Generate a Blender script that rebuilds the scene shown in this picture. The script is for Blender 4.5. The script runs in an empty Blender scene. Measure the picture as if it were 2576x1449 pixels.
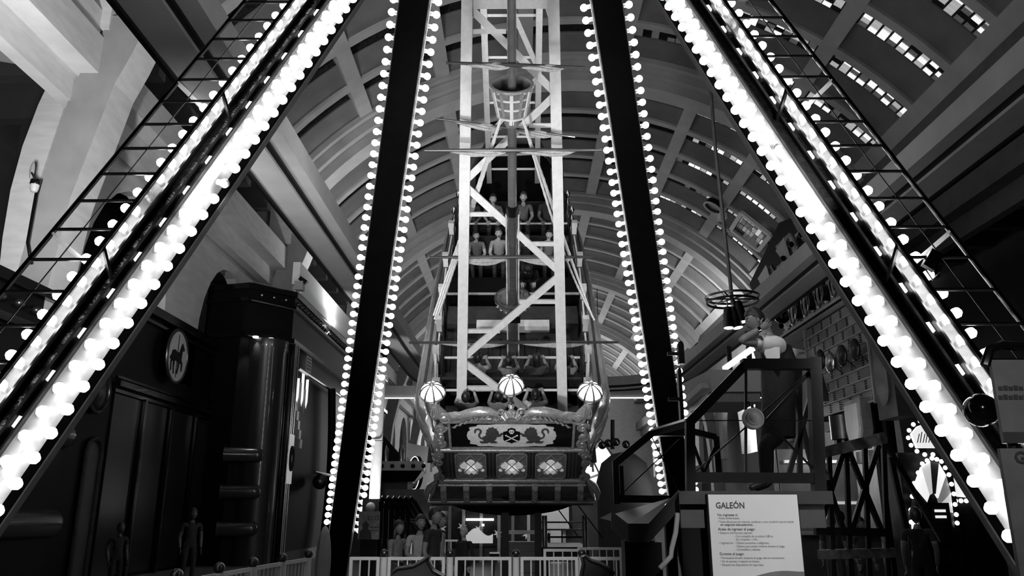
import bpy, math, random
from mathutils import Vector, Matrix
random.seed(11)
SC = bpy.context.scene
COL = SC.collection
R_ = math.radians
PI = math.pi

# ------------------------------------------------------------------ camera
FPX = 2004.0                       # focal length in pixels of the 2576 x 1449 frame
PITCH = R_(15.75)
YAW = 0.1 / 14
CAM = Vector((0.1, 0.0, 1.55))
cd = bpy.data.cameras.new('camera')
cd.sensor_width = 36.0
cd.lens = FPX / 2576 * 36
cd.clip_end = 400
cam = bpy.data.objects.new('camera', cd)
COL.objects.link(cam)
cam.location = CAM
cam.rotation_euler = (PI / 2 + PITCH, 0, YAW)
SC.camera = cam

# ------------------------------------------------------------------ view, world
SC.view_settings.view_transform = 'Standard'
SC.view_settings.look = 'None'
SC.view_settings.gamma = 1.0
SC.view_settings.use_curve_mapping = False
SC.view_settings.exposure = 0.0
W = bpy.data.worlds.new('night')
SC.world = W
W.use_nodes = True
W.node_tree.nodes['Background'].inputs[0].default_value = (0.5, 0.5, 0.5, 1)
W.node_tree.nodes['Background'].inputs[1].default_value = 0.0012

# ------------------------------------------------------------------ lamps of the hall, plus added fill lights
def aim(o, target):
    d = Vector(target) - Vector(o.location)
    o.rotation_euler = d.to_track_quat('-Z', 'Y').to_euler()

def area(name, loc, target, sx, sy, watt, spread=180):
    l = bpy.data.lights.new(name, 'AREA')
    l.shape = 'RECTANGLE'; l.size = sx; l.size_y = sy; l.energy = watt
    l.spread = R_(spread)
    o = bpy.data.objects.new(name, l); COL.objects.link(o)
    o.location = loc; aim(o, target)
    return o

def spot(name, loc, target, watt, angle=50, blend=0.5, radius=0.12):
    l = bpy.data.lights.new(name, 'SPOT')
    l.energy = watt; l.spot_size = R_(angle); l.spot_blend = blend; l.shadow_soft_size = radius
    o = bpy.data.objects.new(name, l); COL.objects.link(o)
    o.location = loc; aim(o, target)
    return o

def point(name, loc, watt, radius=0.1):
    l = bpy.data.lights.new(name, 'POINT'); l.energy = watt; l.shadow_soft_size = radius
    o = bpy.data.objects.new(name, l); COL.objects.link(o); o.location = loc
    return o

# cove up-lights standing on the shop roofs and on the right balcony, washing the vault
for yy, w in ((20, 28), (34, 80), (48, 130), (62, 210), (76, 280)):
    area('cove_uplight', (-6.6, yy, 9.6), (4.0, yy + 3, 19.0), 1.0, 3.0, w)
for yy, w in ((48, 45), (62, 105), (76, 190)):
    area('cove_uplight', (11.5, yy, 9.0), (1.0, yy + 2, 19.0), 1.0, 3.0, w)
# flood lamps near the left pillars
spot('pillar_flood', (-6.4, 9.2, 5.4), (-8.6, 14.8, 10.6), 2600, 110, 0.8, 0.3)
spot('pillar_flood', (-4.6, 21.0, 6.5), (-8.2, 27.5, 11.0), 140, 70, 0.8, 0.3)
# added fill spots without fixtures: ship and arms, from the floor and the legs
spot('ride_fill', (-0.9, 4.0, 0.45), (-0.1, 12.6, 5.6), 2000, 44, 0.6, 0.15)
spot('ride_fill', (-2.5, 6.6, 4.2), (0.3, 14.5, 5.0), 700, 50, 0.7, 0.15)
spot('ride_fill', (2.6, 6.3, 4.0), (0.0, 10.6, 8.0), 900, 55, 0.8, 0.6)
spot('ride_fill', (-2.6, 6.3, 4.0), (0.0, 10.6, 8.0), 900, 55, 0.8, 0.6)
spot('fence_fill', (0.0, 2.6, 4.0), (-0.6, 11.0, 0.7), 900, 27, 0.7, 0.1)  # added fill that brightens the front fence; no lamp hangs here
spot('notice_fill', (1.6, 0.8, 3.2), (2.35, 3.2, 1.7), 140, 44, 0.7, 0.1)  # added to brighten the right-edge boards, unseen source
spot('operator_fill', (0.2, 4.4, 4.9), (2.25, 7.3, 3.3), 260, 24, 0.6, 0.06)  # added fill for the operator's shirt and arm
area('arcade_fill', (12.4, 46, 2.5), (14.8, 47, 5.0), 1.0, 10, 2200, 100)  # added wash that whitens the right arcades behind the booth
spot('track_fill', (-5.9, 10.5, 2.6), (-4.3, 12.5, 7.6), 420, 70, 0.9, 0.2)  # added fill for the track underside, no fixture
spot('sign_fill', (1.6, 3.2, 3.6), (2.0, 6.4, 1.3), 430, 26, 0.5, 0.05)
# daylight from the far end of the hall
area('end_daylight', (2.4, 88, 9.0), (2.4, 60, 8.0), 14, 8, 2500)

# ------------------------------------------------------------------ materials (black and white place: greys only)
MATS = {}
def mat(name, v, rough=0.55, metal=0.0, noise=0.12, scale=6.0, bump=0.0, emit=0.0, spec=0.5, stretch=None, coat=0.0):
    if name in MATS: return MATS[name]
    m = bpy.data.materials.new(name); m.use_nodes = True
    nt = m.node_tree; b = nt.nodes['Principled BSDF']
    b.inputs['Roughness'].default_value = rough
    b.inputs['Metallic'].default_value = metal
    b.inputs['Specular IOR Level'].default_value = spec
    b.inputs['Coat Weight'].default_value = coat
    b.inputs['Base Color'].default_value = (v, v, v, 1)
    if noise > 0:
        tc = nt.nodes.new('ShaderNodeTexCoord'); n = nt.nodes.new('ShaderNodeTexNoise')
        n.inputs['Scale'].default_value = scale; n.inputs['Detail'].default_value = 5
        mp = nt.nodes.new('ShaderNodeMapping')
        if stretch: mp.inputs['Scale'].default_value = stretch
        nt.links.new(tc.outputs['Object'], mp.inputs[0]); nt.links.new(mp.outputs[0], n.inputs['Vector'])
        r = nt.nodes.new('ShaderNodeValToRGB')
        a, c = v * (1 - noise), min(1, v * (1 + noise))
        r.color_ramp.elements[0].position = 0.3; r.color_ramp.elements[1].position = 0.7
        r.color_ramp.elements[0].color = (a, a, a, 1); r.color_ramp.elements[1].color = (c, c, c, 1)
        nt.links.new(n.outputs['Fac'], r.inputs[0]); nt.links.new(r.outputs[0], b.inputs['Base Color'])
        if bump > 0:
            bp = nt.nodes.new('ShaderNodeBump'); bp.inputs['Strength'].default_value = bump
            bp.inputs['Distance'].default_value = 0.02
            nt.links.new(n.outputs['Fac'], bp.inputs['Height']); nt.links.new(bp.outputs[0], b.inputs['Normal'])
    if emit > 0:
        b.inputs['Emission Color'].default_value = (1, 1, 1, 1)
        b.inputs['Emission Strength'].default_value = emit
    MATS[name] = m
    return m

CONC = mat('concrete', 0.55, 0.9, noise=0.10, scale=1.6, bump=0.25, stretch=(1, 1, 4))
CONC_D = mat('concrete_dark_shade', 0.07, 0.9, noise=0.12, scale=1.4, bump=0.2)  # aisle shade put into the colour; glazing bars use it too
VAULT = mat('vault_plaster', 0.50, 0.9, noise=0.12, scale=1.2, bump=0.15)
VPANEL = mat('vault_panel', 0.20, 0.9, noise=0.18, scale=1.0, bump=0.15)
BLACK = mat('black_paint', 0.004, 0.45, noise=0.3, scale=9, spec=0.15)
BLACKG = mat('black_gloss', 0.004, 0.14, noise=0.2, scale=5, spec=0.35, coat=0.15)
DARK = mat('dark_grey', 0.045, 0.5, noise=0.2)
DARKM = mat('dark_metal', 0.10, 0.32, metal=0.9, noise=0.2)
STEEL = mat('steel', 0.45, 0.25, metal=1.0, noise=0.1)
CHROME = mat('chrome', 0.75, 0.10, metal=1.0, noise=0.0)
WHITE = mat('white_enamel', 0.78, 0.35, noise=0.05)
WHITEM = mat('white_matt', 0.80, 0.7, noise=0.04)
LGREY = mat('light_grey', 0.55, 0.5, noise=0.08)
MGREY = mat('mid_grey', 0.28, 0.5, noise=0.1)
GOLD = mat('gilt_paint', 0.42, 0.32, metal=0.5, noise=0.3, scale=30, bump=0.2)
WOOD = mat('dark_varnished_wood', 0.055, 0.28, noise=0.35, scale=5, stretch=(1, 1, 12), coat=0.4)
HULLM = mat('hull_planks', 0.26, 0.30, noise=0.35, scale=6, stretch=(1, 8, 1), coat=0.5)
FRAMEW = mat('pale_frame_paint', 0.62, 0.45, noise=0.08, scale=12)
ROPE = mat('rope', 0.70, 0.9, noise=0.25, scale=60, bump=0.6)
CLOTH = mat('furled_sail', 0.42, 0.9, noise=0.2, scale=20, bump=0.4)
GLOBE = mat('bulb_lit', 0.9, 0.3, noise=0, emit=11.0)
BULBOFF = mat('bulb_off', 0.5, 0.1, noise=0.5, scale=30)
LANT = mat('lantern_glass_lit', 0.9, 0.4, noise=0, emit=1.6)
GLASSD = mat('dark_glass', 0.015, 0.25, noise=0, spec=0.3)
CONE = mat('track_steel', 0.45, 0.45, metal=0.2, noise=0.08, scale=2)
MIRROR = mat('mirror_panel', 0.6, 0.08, metal=1.0, noise=0.7, scale=3.0, bump=1.0)

# ------------------------------------------------------------------ mesh builder
class MB:
    def __init__(s): s.v = []; s.f = []; s.mi = []; s.cur = 0
    def use(s, i): s.cur = i; return s
    def add(s, vs, fs):
        o = len(s.v); s.v += [tuple(p) for p in vs]
        for f in fs: s.f.append(tuple(i + o for i in f)); s.mi.append(s.cur)
        return s
    def hexa(s, p):     # 8 points: bottom ring, top ring
        return s.add(p, [(3, 2, 1, 0), (4, 5, 6, 7), (0, 1, 5, 4), (1, 2, 6, 5), (2, 3, 7, 6), (3, 0, 4, 7)])
    def box(s, c, d, M=None):
        x, y, z = d[0] / 2, d[1] / 2, d[2] / 2
        p = [Vector(q) for q in ((-x, -y, -z), (x, -y, -z), (x, y, -z), (-x, y, -z), (-x, -y, z), (x, -y, z), (x, y, z), (-x, y, z))]
        if M: p = [M @ q for q in p]
        return s.hexa([q + Vector(c) for q in p])
    def span(s, a, b):  # axis aligned box from corner a to corner b
        a, b = Vector(a), Vector(b)
        return s.box((a + b) / 2, b - a)
    def bar(s, a, b, w, h, up=(0, 0, 1)):
        a, b = Vector(a), Vector(b); t = (b - a).normalized(); u = Vector(up)
        if abs(t.dot(u)) > 0.98: u = Vector((0, 1, 0))
        x = t.cross(u).normalized() * w / 2; y = x.cross(t).normalized() * h / 2
        return s.hexa([a - x - y, a + x - y, a + x + y, a - x + y, b - x - y, b + x - y, b + x + y, b - x + y])
    def tube(s, pts, r, n=8, cap=True, closed=False):
        pts = [Vector(p) for p in pts]; m = len(pts); rr = r if isinstance(r, (list, tuple)) else [r] * m
        rings = []; prev = None
        for i in range(m):
            if closed: t = pts[(i + 1) % m] - pts[i - 1]
            else: t = pts[min(i + 1, m - 1)] - pts[max(i - 1, 0)]
            t.normalize()
            if prev is None:
                u = Vector((0, 0, 1)) if abs(t.z) < 0.9 else Vector((1, 0, 0))
                x = t.cross(u).normalized()
            else:
                x = (prev - t * prev.dot(t)).normalized()
            prev = x; y = t.cross(x)
            rings.append([pts[i] + (x * math.cos(2 * PI * k / n) + y * math.sin(2 * PI * k / n)) * rr[i] for k in range(n)])
        vs = [p for r_ in rings for p in r_]; fs = []
        for i in range(m if closed else m - 1):
            j = (i + 1) % m
            for k in range(n):
                fs.append((i * n + k, i * n + (k + 1) % n, j * n + (k + 1) % n, j * n + k))
        if cap and not closed:
            fs.append(tuple(range(n - 1, -1, -1))); fs.append(tuple((m - 1) * n + k for k in range(n)))
        return s.add(vs, fs)
    def lathe(s, prof, n=16, M=None, arc=2 * PI):
        M = M or Matrix(); vs = []; fs = []; full = abs(arc - 2 * PI) < 1e-6; c = n if full else n + 1
        for r, z in prof:
            for k in range(c):
                a = arc * k / n; vs.append(M @ Vector((r * math.cos(a), r * math.sin(a), z)))
        for i in range(len(prof) - 1):
            for k in range(n):
                k2 = (k + 1) % c
                fs.append((i * c + k, i * c + k2, (i + 1) * c + k2, (i + 1) * c + k))
        return s.add(vs, fs)
    def prism(s, poly, M, depth):    # poly in local xy, extruded along local z from 0 to depth
        n = len(poly)
        vs = [M @ Vector((p[0], p[1], 0)) for p in poly] + [M @ Vector((p[0], p[1], depth)) for p in poly]
        fs = [tuple(range(n - 1, -1, -1)), tuple(range(n, 2 * n))]
        for k in range(n): fs.append((k, (k + 1) % n, n + (k + 1) % n, n + k))
        return s.add(vs, fs)
    def sphere(s, c, r, nu=12, nv=8, M=None):
        rx, ry, rz = r if isinstance(r, (tuple, list)) else (r, r, r)
        vs = [(0, 0, rz)]
        for j in range(1, nv):
            t = PI * j / nv
            for k in range(nu):
                a = 2 * PI * k / nu
                vs.append((rx * math.sin(t) * math.cos(a), ry * math.sin(t) * math.sin(a), rz * math.cos(t)))
        vs.append((0, 0, -rz)); fs = []
        for k in range(nu): fs.append((0, 1 + k, 1 + (k + 1) % nu))
        for j in range(nv - 2):
            for k in range(nu):
                a = 1 + j * nu + k; b = 1 + j * nu + (k + 1) % nu
                fs.append((a, a + nu, b + nu, b))
        L = len(vs) - 1
        for k in range(nu): fs.append((L, 1 + (nv - 2) * nu + (k + 1) % nu, 1 + (nv - 2) * nu + k))
        M = M or Matrix(); c = Vector(c)
        return s.add([M @ Vector(p) + c for p in vs], fs)
    def mesh(s, name, mats, smooth=False):
        me = bpy.data.meshes.new(name); me.from_pydata(s.v, [], s.f)
        for m in (mats if isinstance(mats, (list, tuple)) else [mats]): me.materials.append(m)
        me.polygons.foreach_set('material_index', s.mi)
        if smooth:
            me.polygons.foreach_set('use_smooth', [True] * len(s.f))
            if smooth != 'all':
                try: me.set_sharp_from_angle(angle=R_(40))
                except Exception: pass
        me.update()
        return me
    def build(s, name, mats, parent=None, smooth=False):
        return link(name, s.mesh(name, mats, smooth), parent)

def link(name, me, parent=None, M=None):
    o = bpy.data.objects.new(name, me); COL.objects.link(o)
    if parent is not None: adopt(o, parent)
    if M is not None: o.matrix_basis = M
    return o

WORLD_OF = {}
def world_of(o):
    return WORLD_OF.get(o.name, Matrix())
def adopt(o, p, local=None):
    # parts are modelled in world space unless their root is flagged as local
    o.parent = p
    if p.get('_local'): return
    o.matrix_parent_inverse = world_of(p).inverted()

def tag(o, label=None, cat=None, group=None, kind=None):
    if label: o['label'] = label
    if cat: o['category'] = cat
    if group: o['group'] = group
    if kind: o['kind'] = kind
    return o

def thing(name, loc, label, cat, group=None):
    o = bpy.data.objects.new(name, None); COL.objects.link(o)
    o.empty_display_size = 0.2
    o.location = loc; WORLD_OF[o.name] = Matrix.Translation(Vector(loc))
    return tag(o, label, cat, group)

def struct(name, loc=(0, 0, 0), label=None):
    o = bpy.data.objects.new(name, None); COL.objects.link(o)
    o.location = loc; WORLD_OF[o.name] = Matrix.Translation(Vector(loc)); o['kind'] = 'structure'
    if label: o['label'] = label
    return o

# a photograph pixel on a known plane of the hall (measuring aid)
_f = Vector((-math.sin(YAW) * math.cos(PITCH), math.cos(YAW) * math.cos(PITCH), math.sin(PITCH)))
_r = Vector((math.cos(YAW), math.sin(YAW), 0)); _u = _r.cross(_f)
def ray(x, y): return _f + _r * ((x - 1288) / FPX) + _u * ((724.5 - y) / FPX)
def onX(x, y, X): d = ray(x, y); return CAM + d * ((X - CAM.x) / d.x)
def onY(x, y, Y): d = ray(x, y); return CAM + d * ((Y - CAM.y) / d.y)
def onZ(x, y, Z): d = ray(x, y); return CAM + d * ((Z - CAM.z) / d.z)

def frame(origin, x, y):
    x = Vector(x).normalized(); y = Vector(y); y = (y - x * y.dot(x)).normalized(); z = x.cross(y)
    return Matrix(((x.x, y.x, z.x, origin[0]), (x.y, y.y, z.y, origin[1]), (x.z, y.z, z.z, origin[2]), (0, 0, 0, 1)))

def text_mesh(body, size, M, parent, m, name='lettering', align='LEFT', bold=0.0, depth=0.002, width=None):
    c = bpy.data.curves.new('text', 'FONT'); c.body = body; c.size = size; c.extrude = depth
    c.align_x = align; c.offset = bold; c.resolution_u = 2
    t = bpy.data.objects.new('text', c); COL.objects.link(t)
    dg = bpy.context.evaluated_depsgraph_get()
    me = bpy.data.meshes.new_from_object(t.evaluated_get(dg))
    COL.objects.unlink(t); bpy.data.objects.remove(t); bpy.data.curves.remove(c)
    if width and len(me.vertices):
        xs = [v.co.x for v in me.vertices]; w = max(xs) - min(xs)
        k = width / w
        for v in me.vertices: v.co.x *= k
    me.transform(M); me.materials.clear(); me.materials.append(m)
    me.name = name
    return link(name, me, parent)
# =================================================================== HALL
X0, RV, ZC = 2.4, 14.1, 5.4            # vault axis, radius, centre height
XL, XR = -8.7, 13.5
ARCHY = [1.5, 15.5, 29.8, 44.3, 58.8, 73.3, 87.8]
PHI = [-51.5, -36, -22, -8, 8, 22, 36, 51.5]
YEND = 92.0

def cyl(phi, r, y):
    a = R_(phi); return (X0 + r * math.sin(a), y, ZC + r * math.cos(a))

floor = MB().span((-22, -3, -0.3), (26, YEND + 1, 0)).build('floor', mat('terrazzo', 0.16, 0.3, noise=0.3, scale=3), None)
tag(floor, kind='structure')

vault = struct('ceiling', (X0, 0, ZC), 'coffered concrete barrel vault over the hall')

def arc_band(mb, r0, r1, y0, y1, p0, p1, n):
    for i in range(n):
        a, b = p0 + (p1 - p0) * i / n, p0 + (p1 - p0) * (i + 1) / n
        mb.hexa([cyl(a, r0, y0), cyl(b, r0, y0), cyl(b, r0, y1), cyl(a, r0, y1), cyl(a, r1, y0), cyl(b, r1, y0), cyl(b, r1, y1), cyl(a, r1, y1)])
    return mb

# main arches: stepped mouldings
for k, y in enumerate(ARCHY[1:]):
    mb = MB()
    arc_band(mb, RV - 0.75, RV + 1.3, y - 0.45, y + 0.45, -53, 53, 34)
    arc_band(mb, RV - 0.40, RV + 1.3, y - 0.85, y + 0.85, -53, 53, 34)
    arc_band(mb, RV - 0.10, RV + 1.3, y - 1.2, y + 1.2, -53, 53, 34)
    mb.build('main_arch', VAULT, vault)

NC = 5
rib_me = arc_band(MB(), RV, RV + 1.95, -0.17, 0.17, -51.5, 51.5, 32).mesh('transverse_rib', VAULT)
long_me = {}
pan_me = {}
sky_me = {}
for i, p in enumerate(PHI):
    pass
BAY = ARCHY[3] - ARCHY[2]
CL = (BAY - 2.4) / NC
for i, p in enumerate(PHI):
    w = 1.15 if 0 < i < len(PHI) - 1 else 1.8
    long_me[i] = arc_band(MB(), RV - 0.02, RV + 1.95, 0, BAY - 1.4, p - w, p + w, 2).mesh('longitudinal_rib', VAULT)
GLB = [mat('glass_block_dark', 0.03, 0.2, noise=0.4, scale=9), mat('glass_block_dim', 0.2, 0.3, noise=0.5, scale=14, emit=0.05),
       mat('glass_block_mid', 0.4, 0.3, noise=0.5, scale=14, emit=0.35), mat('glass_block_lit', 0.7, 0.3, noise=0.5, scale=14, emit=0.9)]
for i in range(len(PHI) - 1):
    a, b = PHI[i] + 0.9, PHI[i + 1] - 0.9
    n = 5
    mb = MB()
    yt = CL - 1.25
    for k in range(n):
        q0, q1 = a + (b - a) * k / n, a + (b - a) * (k + 1) / n
        # sloping panel, thin shell
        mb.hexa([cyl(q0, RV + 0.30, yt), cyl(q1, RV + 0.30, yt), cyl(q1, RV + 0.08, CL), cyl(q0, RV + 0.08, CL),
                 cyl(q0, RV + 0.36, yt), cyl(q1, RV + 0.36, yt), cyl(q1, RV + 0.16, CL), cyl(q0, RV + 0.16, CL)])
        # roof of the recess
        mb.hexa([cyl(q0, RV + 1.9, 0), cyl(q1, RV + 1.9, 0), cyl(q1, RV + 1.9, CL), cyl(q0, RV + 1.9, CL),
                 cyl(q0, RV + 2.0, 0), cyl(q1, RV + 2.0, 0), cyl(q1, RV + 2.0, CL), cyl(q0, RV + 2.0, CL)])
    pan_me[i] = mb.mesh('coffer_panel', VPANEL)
    g = MB()
    arc_band(g, RV + 0.32, RV + 1.92, yt + 0.06, yt + 0.10, a, b, 5)
    sky_me[i] = g.mesh('skylight', GLB[0])

pane_me = [MB().box((0, 0, 0), (0.29, 0.05, 0.145)).mesh('pane', GLB[j]) for j in range(4)]
for ki in range(1, len(ARCHY) - 1):
    ya = ARCHY[ki]; bay = ARCHY[ki + 1] - ya
    for i in range(len(PHI)):
        link('longitudinal_rib', long_me[i], vault, Matrix.Translation((0, ya + 0.7, 0)))
    for c in range(NC):
        y0 = ya + 1.2 + c * CL
        if c: link('transverse_rib', rib_me, vault, Matrix.Translation((0, y0, 0)))
        for i in range(len(PHI) - 1):
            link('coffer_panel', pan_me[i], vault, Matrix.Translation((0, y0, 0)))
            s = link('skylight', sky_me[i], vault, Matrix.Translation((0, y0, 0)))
            # glass blocks one by one where they are large enough to tell apart: right side, nearest bays
            if (i >= 4 and ki == 1) or (i >= 5 and ki == 2):
                a, b = PHI[i] + 1.3, PHI[i + 1] - 1.3
                yt = CL - 1.25 + y0 + 0.03
                for kx in range(9):
                    ph = a + (b - a) * (kx + 0.5) / 9
                    for kz in range(4):
                        r = RV + 0.46 + 0.175 * kz
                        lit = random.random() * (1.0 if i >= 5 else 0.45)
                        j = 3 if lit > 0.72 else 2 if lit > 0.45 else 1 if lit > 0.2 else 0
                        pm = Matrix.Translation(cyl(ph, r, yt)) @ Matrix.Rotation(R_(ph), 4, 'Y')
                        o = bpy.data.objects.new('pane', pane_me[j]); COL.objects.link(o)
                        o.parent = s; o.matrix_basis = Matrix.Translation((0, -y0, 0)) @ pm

# ------------------------------------------------------------------ side walls, pillars, girders
wl = struct('wall_left', (XL, 30, 0), 'pale concrete arcade wall on the left of the hall')
RWALL = mat('right_wall_shade', 0.13, 0.9, noise=0.15, scale=1.6, bump=0.2)  # concrete darkened in colour to stand for the unlit right side
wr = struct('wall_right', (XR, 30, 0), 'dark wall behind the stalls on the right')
PFACE = mat('pillar_face_shade', 0.26, 0.9, noise=0.12, scale=1.6, bump=0.2)  # darker tone puts the shade of the pillar fronts into the colour
def pillar(y, mirror=False):
    inner = [(-7.85, 11.95), (-8.15, 11.0), (-8.42, 10.3), (-8.79, 8.56), (-8.97, 7.7), (-9.12, 6.0), (-9.2, 4.0), (-9.25, 0)]
    outer = [(-10.1, 0), (-10.0, 4), (-9.8, 6.0), (-9.62, 7.8), (-9.5, 9.0), (-9.3, 10.2), (-9.05, 11.0), (-8.7, 11.95)]
    poly = inner + outer
    if mirror: poly = [(XR + (XL - x), z) for x, z in poly]
    M = Matrix(((1, 0, 0, 0), (0, 0, 1, y - 0.05), (0, 1, 0, 0), (0, 0, 0, 1)))
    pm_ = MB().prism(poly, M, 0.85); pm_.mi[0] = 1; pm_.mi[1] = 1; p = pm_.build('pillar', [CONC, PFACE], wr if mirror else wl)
    # straight shaft from the bracket up to the vault
    xs = XL if not mirror else XR
    sg = -1 if not mirror else 1
    MB().span((min(xs, xs + sg * 0.9), y - 0.1, 11.6), (max(xs, xs + sg * 0.9), y + 0.9, 14.6)).build('pillar_head', CONC, wr if mirror else wl)
    return p
# transverse arch over the aisle beside each pillar: curved intrados towards the dark aisle
ap = [(232, 120), (165, 270), (105, 450), (85, 560), (72, 700), (60, 1000), (-25, 1000), (0, 700), (10, 600), (30, 480), (60, 370), (100, 265), (150, 160), (0, 132), (-260, 90), (-260, -60), (300, -60), (285, 45)]
app = [onY(x_, y_, 15.6) for x_, y_ in ap]
aisle_me = MB().prism([(p.x, p.z) for p in app], Matrix(((1, 0, 0, 0), (0, 0, 1, -0.05), (0, 1, 0, 0), (0, 0, 0, 1))), 0.5).mesh('aisle_arch', CONC)
for y in ARCHY[1:6]:
    link('aisle_arch', aisle_me, wl, Matrix.Translation((0, y + 0.1, 0)))
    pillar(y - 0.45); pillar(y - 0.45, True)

# springing beams, girders and aisle ceilings
for sg, xs, w in ((-1, XL, wl), (1, XR, wr)):
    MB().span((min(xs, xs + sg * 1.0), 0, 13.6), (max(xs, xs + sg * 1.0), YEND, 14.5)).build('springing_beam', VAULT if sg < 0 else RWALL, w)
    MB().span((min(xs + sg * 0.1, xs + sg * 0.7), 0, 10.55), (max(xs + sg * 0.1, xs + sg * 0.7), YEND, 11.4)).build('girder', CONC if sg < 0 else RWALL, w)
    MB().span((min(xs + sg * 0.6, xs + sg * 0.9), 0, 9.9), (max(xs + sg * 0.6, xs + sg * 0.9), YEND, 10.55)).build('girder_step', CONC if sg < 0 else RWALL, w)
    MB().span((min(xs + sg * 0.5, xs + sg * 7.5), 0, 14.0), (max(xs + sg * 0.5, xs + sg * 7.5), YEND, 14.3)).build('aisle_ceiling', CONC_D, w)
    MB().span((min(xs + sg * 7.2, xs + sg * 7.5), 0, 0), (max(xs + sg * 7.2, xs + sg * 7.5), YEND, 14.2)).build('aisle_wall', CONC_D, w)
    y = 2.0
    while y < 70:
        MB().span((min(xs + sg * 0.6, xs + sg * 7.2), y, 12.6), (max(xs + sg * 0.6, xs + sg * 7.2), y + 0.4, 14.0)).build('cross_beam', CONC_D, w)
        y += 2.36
# arcade wall above the shops: one panel with an arched opening in every bay
def arcade(y0, y1, xs, w, t=0.35):
    m = (y0 + y1) / 2; hw = (y1 - y0) / 2 - 1.15
    pts = [(y0, 10.2), (y0, 5.2), (m - hw, 5.2)]
    for k in range(13):
        a = PI - PI * k / 12
        pts.append((m + hw * math.cos(a), 6.6 + 2.9 * math.sin(a)))
    pts += [(m + hw, 5.2), (y1, 5.2), (y1, 10.2)]
    M = Matrix(((0, 0, 1, xs), (1, 0, 0, 0), (0, 1, 0, 0), (0, 0, 0, 1)))
    MB().prism(pts, M, t).build('arcade_panel', CONC, w)
for k in range(1, 6):
    a, b = ARCHY[k], ARCHY[k + 1]
    arcade(a + 0.4, a + 7.2, -10.1, wl); arcade(a + 7.2, b - 0.4, -10.1, wl)
    if k >= 2:
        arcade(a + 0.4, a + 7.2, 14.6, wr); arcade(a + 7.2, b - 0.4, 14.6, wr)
# mezzanine slab edges near the first pillar
for z0, z1, x0, x1 in ((11.45, 12.05, -9.6, -8.9), (10.85, 11.5, -10.2, -9.5), (12.45, 13.2, -9.2, -8.4)):
    MB().span((x0, 7.0, z0), (x1, 15.0, z1)).build('slab_edge', CONC, wl)

# far end wall with its lunette window
we = struct('wall_back', (X0, YEND, 0), 'pale end wall with a fan window')
MB().span((-16, YEND, 0), (22, YEND + 0.4, 21)).build('end_panel', CONC, we)
wn = struct('window_1', (X0, YEND, 3), 'bright arched fan window in the end wall')
GLOW = mat('daylit_glass', 0.9, 0.5, noise=0.05, scale=2, emit=1.6)
def wedge(r0, r1, a0, a1, y, d, n=3):
    mb = MB()
    for k in range(n):
        b0, b1 = a0 + (a1 - a0) * k / n, a0 + (a1 - a0) * (k + 1) / n
        q = [(X0 + r * math.cos(R_(b)), 3.2 + r * math.sin(R_(b))) for r, b in ((r0, b0), (r1, b0), (r1, b1), (r0, b1))]
        mb.hexa([(x, y, z) for x, z in q] + [(x, y + d, z) for x, z in q])
    return mb
for r0, r1 in ((2.2, 4.6), (4.8, 7.2), (7.4, 9.4)):
    for k in range(9):
        wedge(r0, r1, k * 20 + 1.2, k * 20 + 18.8, YEND - 0.06, 0.05).build('pane', GLOW, wn)
for r in (2.1, 4.7, 7.3, 9.5):
    wedge(r, r + 0.12, 0, 180, YEND - 0.14, 0.12, 18).build('glazing_bar', CONC_D, wn)
# plain barrel of the end bay: the band behind the last arch
arc_band(MB(), RV + 0.1, RV + 0.4, ARCHY[-1], YEND, -52, 52, 30).build('end_vault', VAULT, vault)
# =================================================================== RIDE SUPPORT LEGS
TRAY = mat('bulb_tray_paint', 0.5, 0.4, noise=0.2, scale=10)
PIV = Vector((0, 9.3, 11.0))
bulb_mb = MB()
bulb_mb.sphere((0, 0, 0.085), 0.045, 8, 6)
bulb_mb.use(1).lathe([(0.0, 0.0), (0.026, 0.0), (0.026, 0.05), (0.018, 0.06)], 8)
BULB = bulb_mb.mesh('bulb', [GLOBE, WHITE], True)
off = MB(); off.sphere((0, 0, 0.085), 0.045, 8, 6); off.use(1).lathe([(0.0, 0.0), (0.026, 0.0), (0.026, 0.05), (0.018, 0.06)], 8)
BULB_OFF = off.mesh('bulb', [BULBOFF, WHITE], True)

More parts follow.
